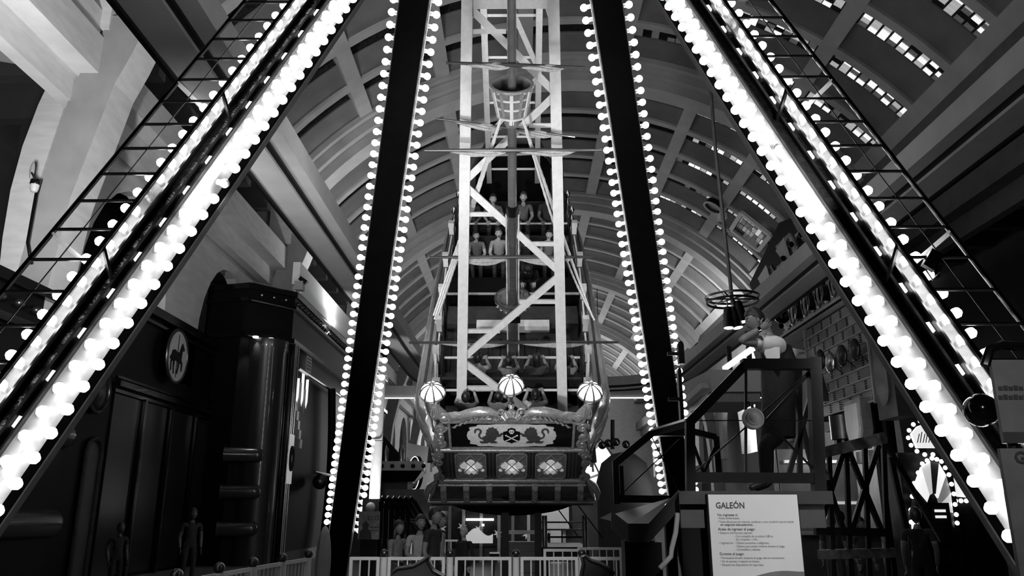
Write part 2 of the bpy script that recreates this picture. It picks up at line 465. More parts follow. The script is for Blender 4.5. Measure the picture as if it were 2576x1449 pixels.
def leg(foot, top, near, side, label):
    foot, top = Vector(foot), Vector(top)
    root = thing('support_leg', foot, label, 'ride support', None)
    t = (top - foot).normalized()
    w = Vector((1, 0, 0)); w = (w - t * w.dot(t)).normalized()
    n = w.cross(t).normalized()                 # outward face of the A-frame
    if (n.y > 0) == near: n = -n
    L = (top - foot).length
    P = lambda s, a, b: foot + t * s + w * a + n * b
    def strip(name, a0, a1, b0, b1, m, s0=0.0, s1=None):
        s1 = L if s1 is None else s1
        return MB().hexa([P(s0, a0, b0), P(s0, a1, b0), P(s0, a1, b1), P(s0, a0, b1), P(s1, a0, b0), P(s1, a1, b0), P(s1, a1, b1), P(s1, a0, b1)]).build(name, m, root)
    strip('box_beam', -0.22, 0.22, -0.30, 0.0, mat('leg_black', 0.003, 0.5, noise=0.2, spec=0.02))
    MB().box(foot + Vector((0, 0, 0.04)), (0.9, 0.9, 0.08)).build('base_plate', DARKM, root)
    # decorated outer face: white bulb trays either side of a glossy dark channel
    for sg in (-1, 1):
        strip('bulb_tray', sg * 0.115, sg * 0.235, 0.0, 0.03, TRAY, 1.0)
        strip('bulb_tray', sg * 0.222, sg * 0.24, -0.11, 0.028, TRAY, 1.0)
        strip('channel_lip', sg * 0.10, sg * 0.118, 0.0, 0.07, DARKM, 1.0)
        strip('edge_trim', sg * 0.222, sg * 0.235, -0.30, -0.24, DARK, 1.0)
    strip('channel_face', -0.10, 0.10, 0.0, 0.012, mat('channel_gloss', 0.05, 0.12, metal=0.6, noise=0.5, scale=14, bump=0.8), 1.0)
    strip('channel_rail', 0.01, 0.035, 0.012, 0.06, BLACK, 1.0)
    if near: strip('bulb_flange', side * 0.22, side * 0.30, -0.07, -0.01, TRAY, 1.0)
    # bulbs
    s0 = 1.25 if near else 1.7
    s1 = 8.6 if near else 12.9
    k = 0; s = s0
    Mx = lambda z, x: frame((0, 0, 0), x, z.cross(x))
    while s < s1:
        rows = ((-0.175, 0.03, n, 0), (0.175, 0.03, n, 0.5), (-0.24, -0.04, -w, 0.5), (0.24, -0.04, w, 0))
        if near:        # outer rows stand on a wider flange, inner rows fan out
            rows = ((side * 0.175, 0.03, n, 0), (-side * 0.17, 0.03, (n - w * side).normalized(), 0.5), (side * 0.30, -0.03, w * side, 0.5), (-side * 0.225, -0.01, -w * side, 0))
        for a, b, d, sh in rows:
            pos = P(s + sh * 0.195, a, b)
            lean = d
            M = Matrix.Translation(pos) @ Mx(lean, t) @ Matrix.Scale(1.0 if near else 1.3, 4)
            dead = near and (random.random() < 0.035)
            link('bulb', BULB_OFF if dead else BULB, root, M)
        if near and k % 2 == 0:     # glowing dashes in place of bulb reflections on the dark strip of the channel
            link('bulb_glint', GLINT, root, Matrix.Translation(P(s, 0.065, 0.015)) @ Mx(n, t))
        s += 0.195; k += 1
    if near:
        o = side; RI, RO, SO = 0.16, 0.64, 0.17
        ds = -o * (RO - RI) * w.z / t.z        # rungs stay level
        # maintenance ladder beside the leg
        MB().tube([P(0.6, o * RI, SO), P(L - 1, o * RI, SO)], 0.026, 8).build('ladder_rail', BLACKG, root, True)
        MB().tube([P(0.6, o * RO, SO), P(L - 1, o * RO, SO)], 0.022, 8).build('ladder_rail', BLACKG, root, True)
        MB().tube([P(0.6, o * 0.42, SO), P(L - 1, o * 0.42, SO)], 0.006, 6).build('safety_cable', DARKM, root, True)
        s = 0.8; k = 0
        while s < L - 3:
            MB().tube([P(s, o * RI, SO), P(s + ds, o * RO, SO)], 0.014, 6).build('rung', DARKM, root, True)
            if k % 6 == 3:
                MB().bar(P(s + 0.15, o * RO, SO), P(s + 0.05, o * 0.24, -0.2), 0.045, 0.02, t).build('standoff', WHITE, root)
                MB().bar(P(s + 0.15, o * RI, SO), P(s - 0.1, -o * 0.02, 0.02), 0.045, 0.02, t).build('standoff', BLACK, root)
            s += 0.33; k += 1
    return root

GLINT = MB().box((0, 0, 0.012), (0.085, 0.035, 0.024)).mesh('bulb_glint', mat('glint_lit', 0.9, 0.3, noise=0.6, scale=40, emit=2.2))
def near_leg(a, b):
    A_, B_ = CAM + ray(*a) * 6.42, CAM + ray(*b) * 8.73
    d = (B_ - A_) / (B_.z - A_.z)
    return A_ + d * (0.0 - A_.z), A_ + d * (11.0 - A_.z)
FF, FT = (3.99, 18.9, 0), (1.04, 9.4, 11.0)
leg(*near_leg((296, 700), (810, 0)), True, -1, 'near diagonal ride leg with ladder and bulb rows at the left edge')
leg(*near_leg((2225, 700), (1748, 0)), True, 1, 'near diagonal ride leg with ladder and bulb rows at the right')
leg((-FF[0], FF[1], 0), (-FT[0], FT[1], FT[2]), False, -1, 'black far ride leg edged with bulbs, left of the ship')
leg((FF[0], FF[1], 0), (FT[0], FT[1], FT[2]), False, 1, 'black far ride leg edged with bulbs, right of the ship')
hub = thing('pivot_axle', (0, 9.3, 11.0), 'thick steel pivot axle joining the tops of the ride legs', 'axle')
MB().tube([(-1.4, 9.3, 11.0), (1.4, 9.3, 11.0)], 0.16, 16).build('shaft', DARKM, hub, True)
for sg in (-1, 1):
    MB().box((sg * 1.04, 9.3, 11.0), (0.34, 0.8, 0.6)).build('bearing_block', BLACK, hub)
# =================================================================== THE SWINGING GALLEON
TILT = R_(53)
RAD = 8.36
EZ = Vector((0, -math.sin(TILT), math.cos(TILT)))
SHIP_O = PIV - EZ * RAD
SHIP_M = Matrix.Translation(SHIP_O) @ Matrix.Rotation(TILT, 4, 'X')
ship = bpy.data.objects.new('pirate_ship', None); COL.objects.link(ship)
ship.matrix_world = SHIP_M; ship['_local'] = 1
tag(ship, 'swinging galleon ride with gilded stern, lattice arms and a tall mast', 'ship ride')
def sub(o): o['_local'] = 1; return o
def part(mb, name, m, smooth=False, parent=None): return sub(mb.build(name, m, parent or ship, smooth))

def lerp_tab(tab, x):
    for (a, fa), (b, fb) in zip(tab, tab[1:]):
        if x <= b:
            k = max(0, (x - a) / (b - a)); k = k * k * (3 - 2 * k) * 0.5 + k * 0.5
            return fa + (fb - fa) * k
    return tab[-1][1]
WG = [(-4.25, 1.20), (-2.8, 1.40), (0, 1.45), (2.5, 1.38), (4.0, 1.10), (5.2, 0.62), (6.0, 0.06)]
GG = [(-4.25, 0.70), (-3.4, 0.30), (-2.0, 0.12), (0, 0.08), (2.5, 0.15), (4.0, 0.45), (5.2, 0.9), (6.0, 1.3)]
KK = [(-4.25, -1.25), (-3.2, -1.65), (0, -1.75), (3.0, -1.55), (4.6, -1.0), (6.0, 0.4)]
BB = [(-4.25, 0.10), (-2.9, 0.36), (0, 0.28), (4.0, 0.15), (6.0, 0.0)]
def section(y):
    w, g, k = lerp_tab(WG, y), lerp_tab(GG, y), lerp_tab(KK, y)
    wb = w + lerp_tab(BB, y)
    h = g - k
    return [(w, g), (wb, g - 0.28 * h), (wb * 0.99, g - 0.48 * h), (wb * 0.86, g - 0.70 * h), (wb * 0.55, g - 0.90 * h), (0.0, k)]
ST = [-4.25 + (10.25) * i / 26 for i in range(27)]
for sg in (-1, 1):
    mb = MB(); vs = []; fs = []
    for y in ST:
        for x, z in section(y): vs.append((sg * x, y, z))
    n = 6
    for i in range(len(ST) - 1):
        for k in range(n - 1):
            f = (i * n + k, i * n + k + 1, (i + 1) * n + k + 1, (i + 1) * n + k)
            fs.append(f if sg < 0 else f[::-1])
    # inner skin of the bulwark
    o = len(vs)
    for y in ST:
        w, g = lerp_tab(WG, y), lerp_tab(GG, y)
        vs += [(sg * max(0.02, w - 0.07), y, g), (sg * max(0.02, w - 0.07), y, -0.38)]
    for i in range(len(ST) - 1):
        a = o + 2 * i
        f = (a, a + 2, a + 3, a + 1); fs.append(f if sg < 0 else f[::-1])
        f = (i * n, (i + 1) * n, a + 2, a); fs.append(f if sg < 0 else f[::-1])
    mb.add(vs, fs); part(mb, 'hull_side', HULLM, True)
    # wales: raised ribs along the hull
    for q in range(7):
        fr = 0.1 + 0.11 * q
        pts = []
        for y in ST[:-1]:
            s_ = section(y); tt = fr * 5; k = min(4, int(tt)); u = tt - k
            pts.append((sg * (s_[k][0] * (1 - u) + s_[k + 1][0] * u + 0.015), y, s_[k][1] * (1 - u) + s_[k + 1][1] * u))
        part(MB().tube(pts, 0.03, 6), 'wale', mat('wale_varnish', 0.24, 0.22, noise=0.3, scale=5, coat=0.6) if q % 2 else WOOD, True)
    part(MB().tube([(sg * lerp_tab(WG, y), y, lerp_tab(GG, y)) for y in ST], 0.05, 8), 'gunwale', WOOD, True)
sec = section(-4.25)
cap_ = [(-x, -4.26, z) for x, z in sec] + [(x, -4.26, z) for x, z in sec[::-1][1:]]
part(MB().add(cap_, [tuple(range(len(cap_)))]), 'stern_quarter', HULLM)
# deck planks
DK = [-4.2 + 0.3 * i for i in range(33)]
for i in range(12):
    x = -1.32 + 0.24 * i
    y1 = 5.4 - max(0, abs(x) - 0.3) * 2.0
    part(MB().span((x - 0.113, -4.2, -0.42), (x + 0.113, y1, -0.37)), 'deck_plank', mat('deck_plank', 0.035, 0.5, noise=0.3, scale=4, stretch=(8, 1, 1)))

# ------------------------------------------------------------------ transom
TY = -4.30
part(MB().span((-1.2, TY, -0.78), (1.2, TY + 0.10, 0.74)), 'transom', mat('transom_panel', 0.03, 0.35, noise=0.2, scale=8, coat=0.3))
board = part(MB().span((-0.98, TY - 0.03, 0.11), (0.98, TY, 0.70)), 'name_board', BLACKG)
# board frame
for a, b in (((-1.0, 0.70), (1.0, 0.745)), ((-1.0, 0.075), (1.0, 0.11)), ((-1.02, 0.11), (-0.98, 0.70)), ((0.98, 0.11), (1.02, 0.70))):
    part(MB().span((a[0], TY - 0.05, a[1]), (b[0], TY, b[1])), 'board_frame', GOLD, parent=board)
TM = Matrix(((1, 0, 0, 0), (0, 0, -1, TY - 0.03), (0, 1, 0, 0), (0, 0, 0, 1)))    # local x,z -> ship x,z on the transom
pts = []
for k in range(64):
    a = 2 * PI * k / 64
    ex, ez = 0.70 * math.copysign(abs(math.cos(a)) ** 0.45, math.cos(a)), 0.255 * math.copysign(abs(math.sin(a)) ** 0.5, math.sin(a))
    q = 1 + 0.035 * math.cos(12 * a)
    pts.append((ex * q, 0.405 + ez * q))
part(MB().prism(pts, TM, 0.012), 'cartouche', mat('cartouche_cream', 0.62, 0.6, noise=0.15, scale=20), parent=board)
CREST = mat('crest_dark', 0.05, 0.6, noise=0.3, scale=30)
lion = [(-0.50, 0.235), (-0.40, 0.235), (-0.36, 0.26), (-0.33, 0.235), (-0.23, 0.24), (-0.25, 0.275), (-0.29, 0.29), (-0.25, 0.335), (-0.24, 0.38),
        (-0.17, 0.40), (-0.155, 0.44), (-0.12, 0.44), (-0.12, 0.48), (-0.17, 0.475), (-0.185, 0.45), (-0.21, 0.46), (-0.205, 0.50), (-0.235, 0.545), (-0.24, 0.585),
        (-0.27, 0.575), (-0.30, 0.615), (-0.335, 0.595), (-0.365, 0.605), (-0.375, 0.565), (-0.405, 0.55), (-0.40, 0.50), (-0.42, 0.465), (-0.41, 0.42), (-0.45, 0.39),
        (-0.485, 0.36), (-0.50, 0.38), (-0.515, 0.42), (-0.495, 0.46), (-0.475, 0.50), (-0.485, 0.55), (-0.53, 0.585), (-0.585, 0.57), (-0.605, 0.52), (-0.595, 0.46),
        (-0.575, 0.49), (-0.57, 0.53), (-0.54, 0.555), (-0.51, 0.53), (-0.515, 0.49), (-0.54, 0.44), (-0.535, 0.39), (-0.505, 0.345), (-0.475, 0.33), (-0.45, 0.30), (-0.47, 0.275), (-0.52, 0.285)]
TM2 = Matrix.Translation((0, -0.012, 0)) @ TM
for sg in (1, -1):
    p = [(x * sg, z) for x, z in lion]
    part(MB().prism(p if sg > 0 else p[::-1], TM2, 0.01), 'lion', CREST, parent=board)
sh = [(-0.135, 0.50), (-0.135, 0.33), (-0.10, 0.275), (-0.04, 0.265), (0, 0.235), (0.04, 0.265), (0.10, 0.275), (0.135, 0.33), (0.135, 0.50), (0.07, 0.52), (0.06, 0.57), (0, 0.595), (-0.06, 0.57), (-0.07, 0.52)]
part(MB().prism([(x, z) for x, z in sh][::-1], TM2, 0.014), 'shield', BLACK, parent=board)
TM3 = Matrix.Translation((0, -0.027, 0)) @ TM
BONE = mat('bone_white', 0.7, 0.6, noise=0.05)
mb = MB().prism([(0.045 * math.cos(a), 0.525 + 0.04 * math.sin(a)) for a in [2 * PI * k / 16 for k in range(16)]], TM3, 0.006)
mb.prism([(-0.025, 0.47), (0.025, 0.47), (0.028, 0.50), (-0.028, 0.50)], TM3, 0.006)
for sx in (-0.017, 0.017):
    mb.use(1).prism([(sx + 0.011 * math.cos(a), 0.522 + 0.012 * math.sin(a)) for a in [2 * PI * k / 8 for k in range(8)]], Matrix.Translation((0, -0.007, 0)) @ TM3, 0.002)
part(mb, 'skull', [BONE, BLACK], parent=board)
for sg in (1, -1):
    mb = MB()
    a, b = Vector((-0.09 * sg, 0.30)), Vector((0.09 * sg, 0.43)); dd = (b - a).normalized(); pp = Vector((-dd.y, dd.x)) * 0.009
    q = [a - pp, b - pp, b + pp, a + pp]
    mb.prism([tuple(v) for v in q], TM3, 0.006)
    for e in (a, b):
        mb.prism([(e.x + 0.016 * math.cos(t), e.y + 0.016 * math.sin(t)) for t in [2 * PI * k / 8 for k in range(8)]], TM3, 0.006)
    part(mb, 'crossbone', BONE, parent=board)
# rails between the tiers
def rail(z, w, r, name='stern_rail', y=TY - 0.02): part(MB().tube([(-w, y, z), (w, y, z)], r, 10), name, GOLD, True)
rail(0.045, 1.24, 0.045); rail(-0.74, 1.24, 0.05); rail(0.78, 1.0, 0.03)
# lit stern windows
PANE = mat('stern_glass', 0.12, 0.35, noise=0.2, scale=12, emit=0.012)
HOT = mat('stern_lamp_glow', 0.8, 0.6, noise=0.25, scale=18, emit=0.22)
HOT2 = mat('stern_lamp_core', 0.9, 0.6, noise=0.0, emit=0.5)
for cx in (-0.685, 0.0, 0.65):
    zc, hw, hh = -0.355, 0.25, 0.315
    f = MB(); c = 0.05
    outl = lambda a, b: [(cx - a + c, zc - b), (cx + a - c, zc - b), (cx + a, zc - b + c), (cx + a, zc + b - c), (cx + a - c, zc + b), (cx - a + c, zc + b), (cx - a, zc + b - c), (cx - a, zc - b + c)]
    win = part(MB().prism(outl(hw, hh)[::-1], Matrix.Translation((0, 0.03, 0)) @ TM, 0.012), 'stern_window', PANE)
    o1, o2 = outl(hw + 0.03, hh + 0.03), outl(hw, hh)
    for k in range(8):
        a, b = o2[k], o2[(k + 1) % 8]
        f.tube([(a[0], TY - 0.03, a[1]), (b[0], TY - 0.03, b[1])], 0.014, 6)
    part(f, 'window_frame', GOLD, True, win)
    for dx, dz, r, m in ((0, -0.02, 0.10, HOT2), (-0.11, 0.03, 0.085, HOT), (0.11, 0.03, 0.085, HOT), (0, 0.10, 0.07, HOT), (-0.06, -0.13, 0.065, HOT), (0.06, -0.13, 0.065, HOT), (-0.19, -0.09, 0.035, HOT), (0.19, -0.09, 0.035, HOT)):
        part(MB().sphere((cx + dx, TY - 0.012, zc - 0.03 + dz), (r, 0.012, r * 1.12), 14, 6), 'lamp_lobe', m, 'all', win)
    lat = MB()
    for sg in (-1, 1):
        for off_ in (-0.28, 0.0, 0.28):
            pts = []
            for t in (-1.0, 1.0):
                pts.append((cx + t * hw, zc + sg * t * hh + off_))
            (xa, za), (xb, zb) = pts
            # clip to the pane
            ca = []
            for (x, z) in ((xa, za), (xb, zb)):
                zz = max(zc - hh, min(zc + hh, z)); s_ = sg * hh / hw
                ca.append((x + (zz - z) / s_, zz))
            lat.tube([(ca[0][0], TY - 0.035, ca[0][1]), (ca[1][0], TY - 0.035, ca[1][1])], 0.009, 5)
    part(lat, 'lattice', GOLD, True, win)
# pilasters beside the windows
for cx in (-1.06, -1.0, -0.94 - 0.06 + 0.06, -0.37, -0.31, 0.29, 0.35, 0.96, 1.02, 1.08):
    part(MB().tube([(cx, TY - 0.005, -0.7), (cx, TY - 0.005, 0.0)], 0.022, 6), 'pilaster_reed', WOOD, True)
# counter: bulging tier with straps
prof = [(-4.33, -0.76), (-4.42, -0.86), (-4.45, -1.0), (-4.43, -1.12), (-4.36, -1.22), (-4.2, -1.25), (-4.2, -0.76)]
vs = []; fs = []
for i in range(2):
    for y, z in prof: vs.append(((-1 if i == 0 else 1) * (1.27 + 0.20 * (-0.76 - z) / 0.49), y, z))
k = len(prof)
for j in range(k): fs.append((j, (j + 1) % k, k + (j + 1) % k, k + j))
fs += [tuple(range(k - 1, -1, -1)), tuple(range(k, 2 * k))]
part(MB().add(vs, fs), 'counter', mat('counter_varnish', 0.03, 0.16, noise=0.3, scale=6, coat=0.8), True)
for i in range(7):
    cx = -1.17 + 0.39 * i
    m = MB()
    pp = [(cx, y - 0.012, z) for y, z in prof[:5]]
    for a, b in zip(pp, pp[1:]): m.bar(a, b, 0.10, 0.03, (0, -1, 0.2))
    for z in (-0.85, -0.93, -1.01, -1.09): m.tube([(cx - 0.04, -4.47, z + 0.04), (cx, -4.475, z), (cx + 0.04, -4.47, z + 0.04)], 0.012, 5)
    part(m, 'counter_strap', GOLD, True)
rail(-1.235, 1.47, 0.035, 'counter_rail', -4.37); rail(-0.80, 1.26, 0.025, 'counter_rail', -4.37)
part(MB().span((-1.42, -4.34, -1.38), (1.42, -4.15, -1.24)), 'counter_base', WOOD)
# rounded belly below the counter
mb = MB(); vs = []; fs = []
for j in range(9):
    t = j / 8
    for i in range(17):
        a = PI * i / 16
        vs.append((-1.28 * math.cos(a) * math.cos(t * PI / 2 * 0.9), -4.15 + 1.6 * t, -1.28 - 0.64 * math.sin(a) * (1.0 - 0.15 * t)))
for j in range(8):
    for i in range(16): fs.append((j * 17 + i, (j + 1) * 17 + i, (j + 1) * 17 + i + 1, j * 17 + i + 1))
fs.append(tuple(range(17)))
part(mb.add(vs, fs), 'belly', BLACK, True)

# ------------------------------------------------------------------ gilded carving
def spiral(cx, cz, r, turns, sg, y, r0=0.03, start=0.0, n=26):
    pts = []
    for k in range(n):
        t = k / (n - 1); a = start + sg * turns * 2 * PI * t; rr = r * (1 - t) + 0.012
        pts.append((cx + rr * math.cos(a), y - 0.02 * t, cz + rr * math.sin(a)))
    return pts
for sg in (-1, 1):
    # broken-pediment scroll: thick body, leaf ridges, volute
    c = MB()
    body = [(sg * 1.02, TY, 0.80), (sg * 0.85, TY - 0.03, 0.85), (sg * 0.68, TY - 0.05, 0.93), (sg * 0.50, TY - 0.06, 0.985), (sg * 0.34, TY - 0.06, 0.98), (sg * 0.22, TY - 0.06, 0.92)]
    c.tube(body, [0.035, 0.06, 0.075, 0.085, 0.075, 0.05], 10)
    low = [(sg * 0.9, TY - 0.02, 0.80), (sg * 0.6, TY - 0.03, 0.82), (sg * 0.3, TY - 0.03, 0.84)]
    c.tube(low, [0.02, 0.035, 0.03], 8)
    c.tube(spiral(sg * 0.24, 0.87, 0.075, 1.6, -sg, TY - 0.07, start=PI / 2), 0.022, 8)
    part(c, 'pediment_scroll', GOLD, True)
    lf = MB()
    for q in range(7):
        x = 0.38 + q * 0.085; z = 0.955 - 0.017 * q - 0.003 * q * q
        lf.tube([(sg * (x - 0.03), TY - 0.12, z), (sg * (x + 0.01), TY - 0.13, z - 0.045), (sg * (x + 0.06), TY - 0.09, z - 0.095)], [0.012, 0.020, 0.007], 6)
    part(lf, 'acanthus_leaf', GOLD, True)
    tip = MB()
    for q in range(4):
        tip.tube([(sg * 0.72, TY - 0.05, 0.90), (sg * (0.88 + 0.03 * q), TY - 0.05, 0.93 - 0.035 * q), (sg * (1.04 + 0.02 * q), TY - 0.02, 0.90 - 0.035 * q)], [0.03, 0.035, 0.008], 6)
    part(tip, 'leaf_tip', GOLD, True)
    # corner volute under the lantern
    v = MB(); v.sphere((sg * 1.06, TY - 0.03, 0.83), 0.085, 12, 8)
    v.tube(spiral(sg * 1.06, 0.83, 0.12, 1.5, sg, TY - 0.07, start=PI), 0.024, 8)
    v.tube([(sg * 1.10, TY, 0.84), (sg * 1.18, TY - 0.02, 0.95), (sg * 1.22, TY - 0.01, 1.08)], [0.09, 0.10, 0.06], 10)
    for q in range(4): v.tube([(sg * (1.12 + 0.04 * q), TY - 0.10, 0.86), (sg * (1.15 + 0.035 * q), TY - 0.11, 1.0), (sg * (1.17 + 0.02 * q), TY - 0.06, 1.10)], 0.014, 5)
    part(v, 'corner_volute', GOLD, True)
    # side ornaments beside the board: scrolled acanthus column
    s_ = MB()
    for q, (x, z, r, d) in enumerate(((1.14, 0.58, 0.085, 1), (1.16, 0.36, 0.08, -1), (1.15, 0.20, 0.07, 1), (1.20, -0.06, 0.075, -1), (1.22, -0.26, 0.065, 1), (1.25, -0.62, 0.085, -1))):
        s_.tube(spiral(sg * x, z, r, 1.4, sg * d, TY - 0.03, start=q), [0.03] * 20 + [0.022] * 6, 7)
        s_.sphere((sg * x, TY - 0.02, z), (r * 0.9, 0.03, r * 0.9), 10, 6)
    s_.tube([(sg * 1.13, TY - 0.02, 0.66), (sg * 1.20, TY - 0.03, 0.45), (sg * 1.12, TY - 0.03, 0.25), (sg * 1.2, TY - 0.03, 0.1), (sg * 1.17, TY - 0.03, -0.1), (sg * 1.25, TY - 0.03, -0.28), (sg * 1.20, TY - 0.03, -0.48), (sg * 1.27, TY - 0.04, -0.66)], 0.035, 8)
    part(s_, 'side_scroll', GOLD, True)
    e = MB()
    e.tube([(sg * 1.30, TY - 0.02, -0.76), (sg * 1.40, TY - 0.05, -0.85), (sg * 1.47, TY - 0.07, -1.0), (sg * 1.48, TY - 0.06, -1.18)], [0.05, 0.07, 0.055, 0.03], 8)
    e.tube([(sg * 1.28, TY - 0.04, -0.80), (sg * 1.36, TY - 0.10, -0.95), (sg * 1.42, TY - 0.12, -1.1)], [0.02, 0.035, 0.012], 6)
    part(e, 'quarter_leaf', GOLD, True)
sc = MB()
for k in range(9):
    a = PI * (k + 0.5) / 9
    sc.tube([(0, TY - 0.06, 0.80), (0.10 * math.cos(a), TY - 0.12, 0.84 + 0.09 * math.sin(a)), (0.165 * math.cos(a), TY - 0.07, 0.86 + 0.16 * math.sin(a))], [0.012, 0.026, 0.016], 6)
sc.sphere((0, TY - 0.06, 0.86), (0.17, 0.05, 0.15), 14, 8)
for sg in (-1, 1): sc.tube(spiral(sg * 0.15, 0.99, 0.055, 1.3, sg, TY - 0.06, start=0), 0.02, 7)
sc.lathe([(0.0, 0.0), (0.05, 0.0), (0.035, 0.05), (0.055, 0.09), (0.02, 0.14)], 10, Matrix.Translation((0, TY - 0.05, 1.0)))
part(sc, 'shell_crest', GOLD, True)

# ------------------------------------------------------------------ lanterns
def lantern(x, y, z):
    root = part(MB().lathe([(0.0, 0.225), (0.02, 0.225), (0.035, 0.20), (0.045, 0.185), (0.03, 0.175)], 12, Matrix.Translation((x, y, z))), 'lantern', GOLD, True)
    M = Matrix.Translation((x, y, z))
    part(MB().lathe([(0.03, 0.18), (0.08, 0.165), (0.135, 0.125), (0.175, 0.07), (0.195, 0.0)], 24, M), 'lantern_shade', LANT, 'all', root)
    part(MB().lathe([(0.195, 0.0), (0.15, -0.07), (0.09, -0.15), (0.05, -0.18)], 24, M), 'lantern_bowl', mat('lantern_bowl_lit', 0.8, 0.4, noise=0.1, emit=0.35), 'all', root)
    part(MB().lathe([(0.192, 0.018), (0.208, 0.008), (0.208, -0.012), (0.192, -0.02)], 24, M), 'rim', GOLD, True, root)
    r = MB()
    for k in range(8):
        a = 2 * PI * (k + 0.3) / 8
        r.tube([(x + q * math.cos(a), y + q * math.sin(a), z + h) for q, h in ((0.035, 0.188), (0.085, 0.17), (0.14, 0.13), (0.18, 0.075), (0.2, 0.0), (0.153, -0.075), (0.09, -0.155))], [0.006, 0.008, 0.011, 0.013, 0.017, 0.010, 0.008], 6)
    part(r, 'shade_rib', WOOD, True, root)
    part(MB().lathe([(0.055, -0.17), (0.06, -0.19), (0.025, -0.22), (0.025, -0.34), (0.05, -0.36)], 12, M), 'stem', WOOD, True, root)
    return root
for x, z in ((-1.23, 1.27), (0.0, 1.42), (1.23, 1.27)): lantern(x, -4.24, z)

# ------------------------------------------------------------------ stanchions on the gunwales
for sg in (-1, 1):
    for y, turned in ((-3.35, 0), (-2.52, 0), (-1.68, 0), (-0.7, 0), (0.4, 0), (1.62, 0), (2.3, 1), (2.9, 1), (3.5, 1)):
        x = sg * (lerp_tab(WG, y) - 0.05); g = lerp_tab(GG, y)
        if not turned:
            p = part(MB().span((x - 0.055, y - 0.055, g - 0.1), (x + 0.055, y + 0.055, 0.58)), 'stanchion', WOOD)
            part(MB().span((x - 0.05, y - 0.058, 0.40), (x + 0.05, y - 0.05, 0.66)).span((x - 0.06, y - 0.06, 0.58), (x + 0.06, y + 0.06, 0.70)), 'stanchion_cap', LGREY, False, p)
        else:
            part(MB().lathe([(0.02, g - 0.1), (0.05, g), (0.03, g + 0.1), (0.065, g + 0.2), (0.03, g + 0.3), (0.055, g + 0.38), (0.07, g + 0.44), (0.03, g + 0.52), (0.0, g + 0.54)], 10, Matrix.Translation((x, y, 0))), 'baluster', STEEL, True)
    part(MB().tube([(sg * (lerp_tab(WG, y) - 0.05), y, 0.36) for y in (-3.35, -2.52, -1.68, -0.7, 0.4, 1.62)], 0.018, 6), 'guard_rope', ROPE, True)

# ------------------------------------------------------------------ swing arms
def arm_pt(sg, t, front=True):
    if front: return Vector((sg * (0.88 * (1 - t) + 0.58 * t), -3.36 * (1 - t), 8.36 * t))
    return Vector((sg * (0.60 * (1 - t) + 0.46 * t), 4.4 * (1 - t), 8.36 * t))
for front in (True, False):
    for sg in (-1, 1):
        a, b = arm_pt(sg, -0.03 if front else 0.0, front), arm_pt(sg, 1.0, front)
        w = 0.17 if front else 0.12
        arm = part(MB().bar(a, b, w, w, (0, -1, 0)), 'swing_arm', FRAMEW)
        if front:   # joint line of the paired channels
            off_ = Vector((-sg * 0.02, -0.087, -0.03))
            part(MB().bar(a + off_, b + off_, 0.012, 0.012, (0, -1, 0)), 'arm_seam', DARK, False, arm)
def brace(a, b, w=0.115, name='brace', d=0.06): part(MB().bar(a, b, w, d, (0, -1, 0.3)), name, FRAMEW)
ts = [0.03, 0.105, 0.275, 0.445, 0.62, 0.775]
def t_at(ypx):      # arm parameter where the front arm crosses a height in the photograph
    best = 0
    for k in range(400):
        t = k / 400; p = SHIP_M @ arm_pt(1, t) - CAM
        if 724.5 - FPX * p.dot(_u) / p.dot(_f) > ypx: best = t
    return best
zig = [(-1, 12, 1, 232), (1, 236, -1, 452), (-1, 462, 1, 682), (1, 690, -1, 900), (-1, 905, 1, 1075)]
for s1, y1, s2, y2 in zig:
    a, b = arm_pt(s1, t_at(y1)), arm_pt(s2, max(0.0, t_at(y2)) if y2 < 1040 else -0.06)
    brace(a, b)
for s1, y1, f in ((-1, 77, 0.45), (-1, 535, 0.36), (1, 612, 0.36), (1, 757, 0.42), (-1, 832, 0.38), (-1, 975, 0.42), (1, 312, 0.3), (-1, 387, 0.25)):
    a = arm_pt(s1, t_at(y1)); b = Vector((a.x * (1 - 2 * f), a.y, a.z)); brace(a, b, 0.07, 'strut', 0.05)
a, b = arm_pt(-1, t_at(2)), arm_pt(1, t_at(2)); brace(a, b, 0.20, 'top_beam', 0.12)
# bracing of the far pair of arms
for s1, t1, s2, t2 in ((-1, 0.80, 1, 0.46), (1, 0.44, -1, 0.22), (-1, 0.93, 1, 0.82)):
    brace(arm_pt(s1, t1, False), arm_pt(s2, t2, False), 0.10, 'brace')
for t in (0.08, 0.22, 0.35, 0.5, 0.62): brace(arm_pt(-1, t, False), arm_pt(1, t, False), 0.05, 'strut', 0.04)
for sg in (-1, 1):      # ties between the two pairs near the axle
    for t in (0.7, 0.86): brace(arm_pt(sg, t), arm_pt(sg, t, False), 0.06, 'tie', 0.05)
part(MB().tube([(-0.9, 0, 8.36), (0.9, 0, 8.36)], 0.22, 14), 'hub_sleeve', FRAMEW, True)

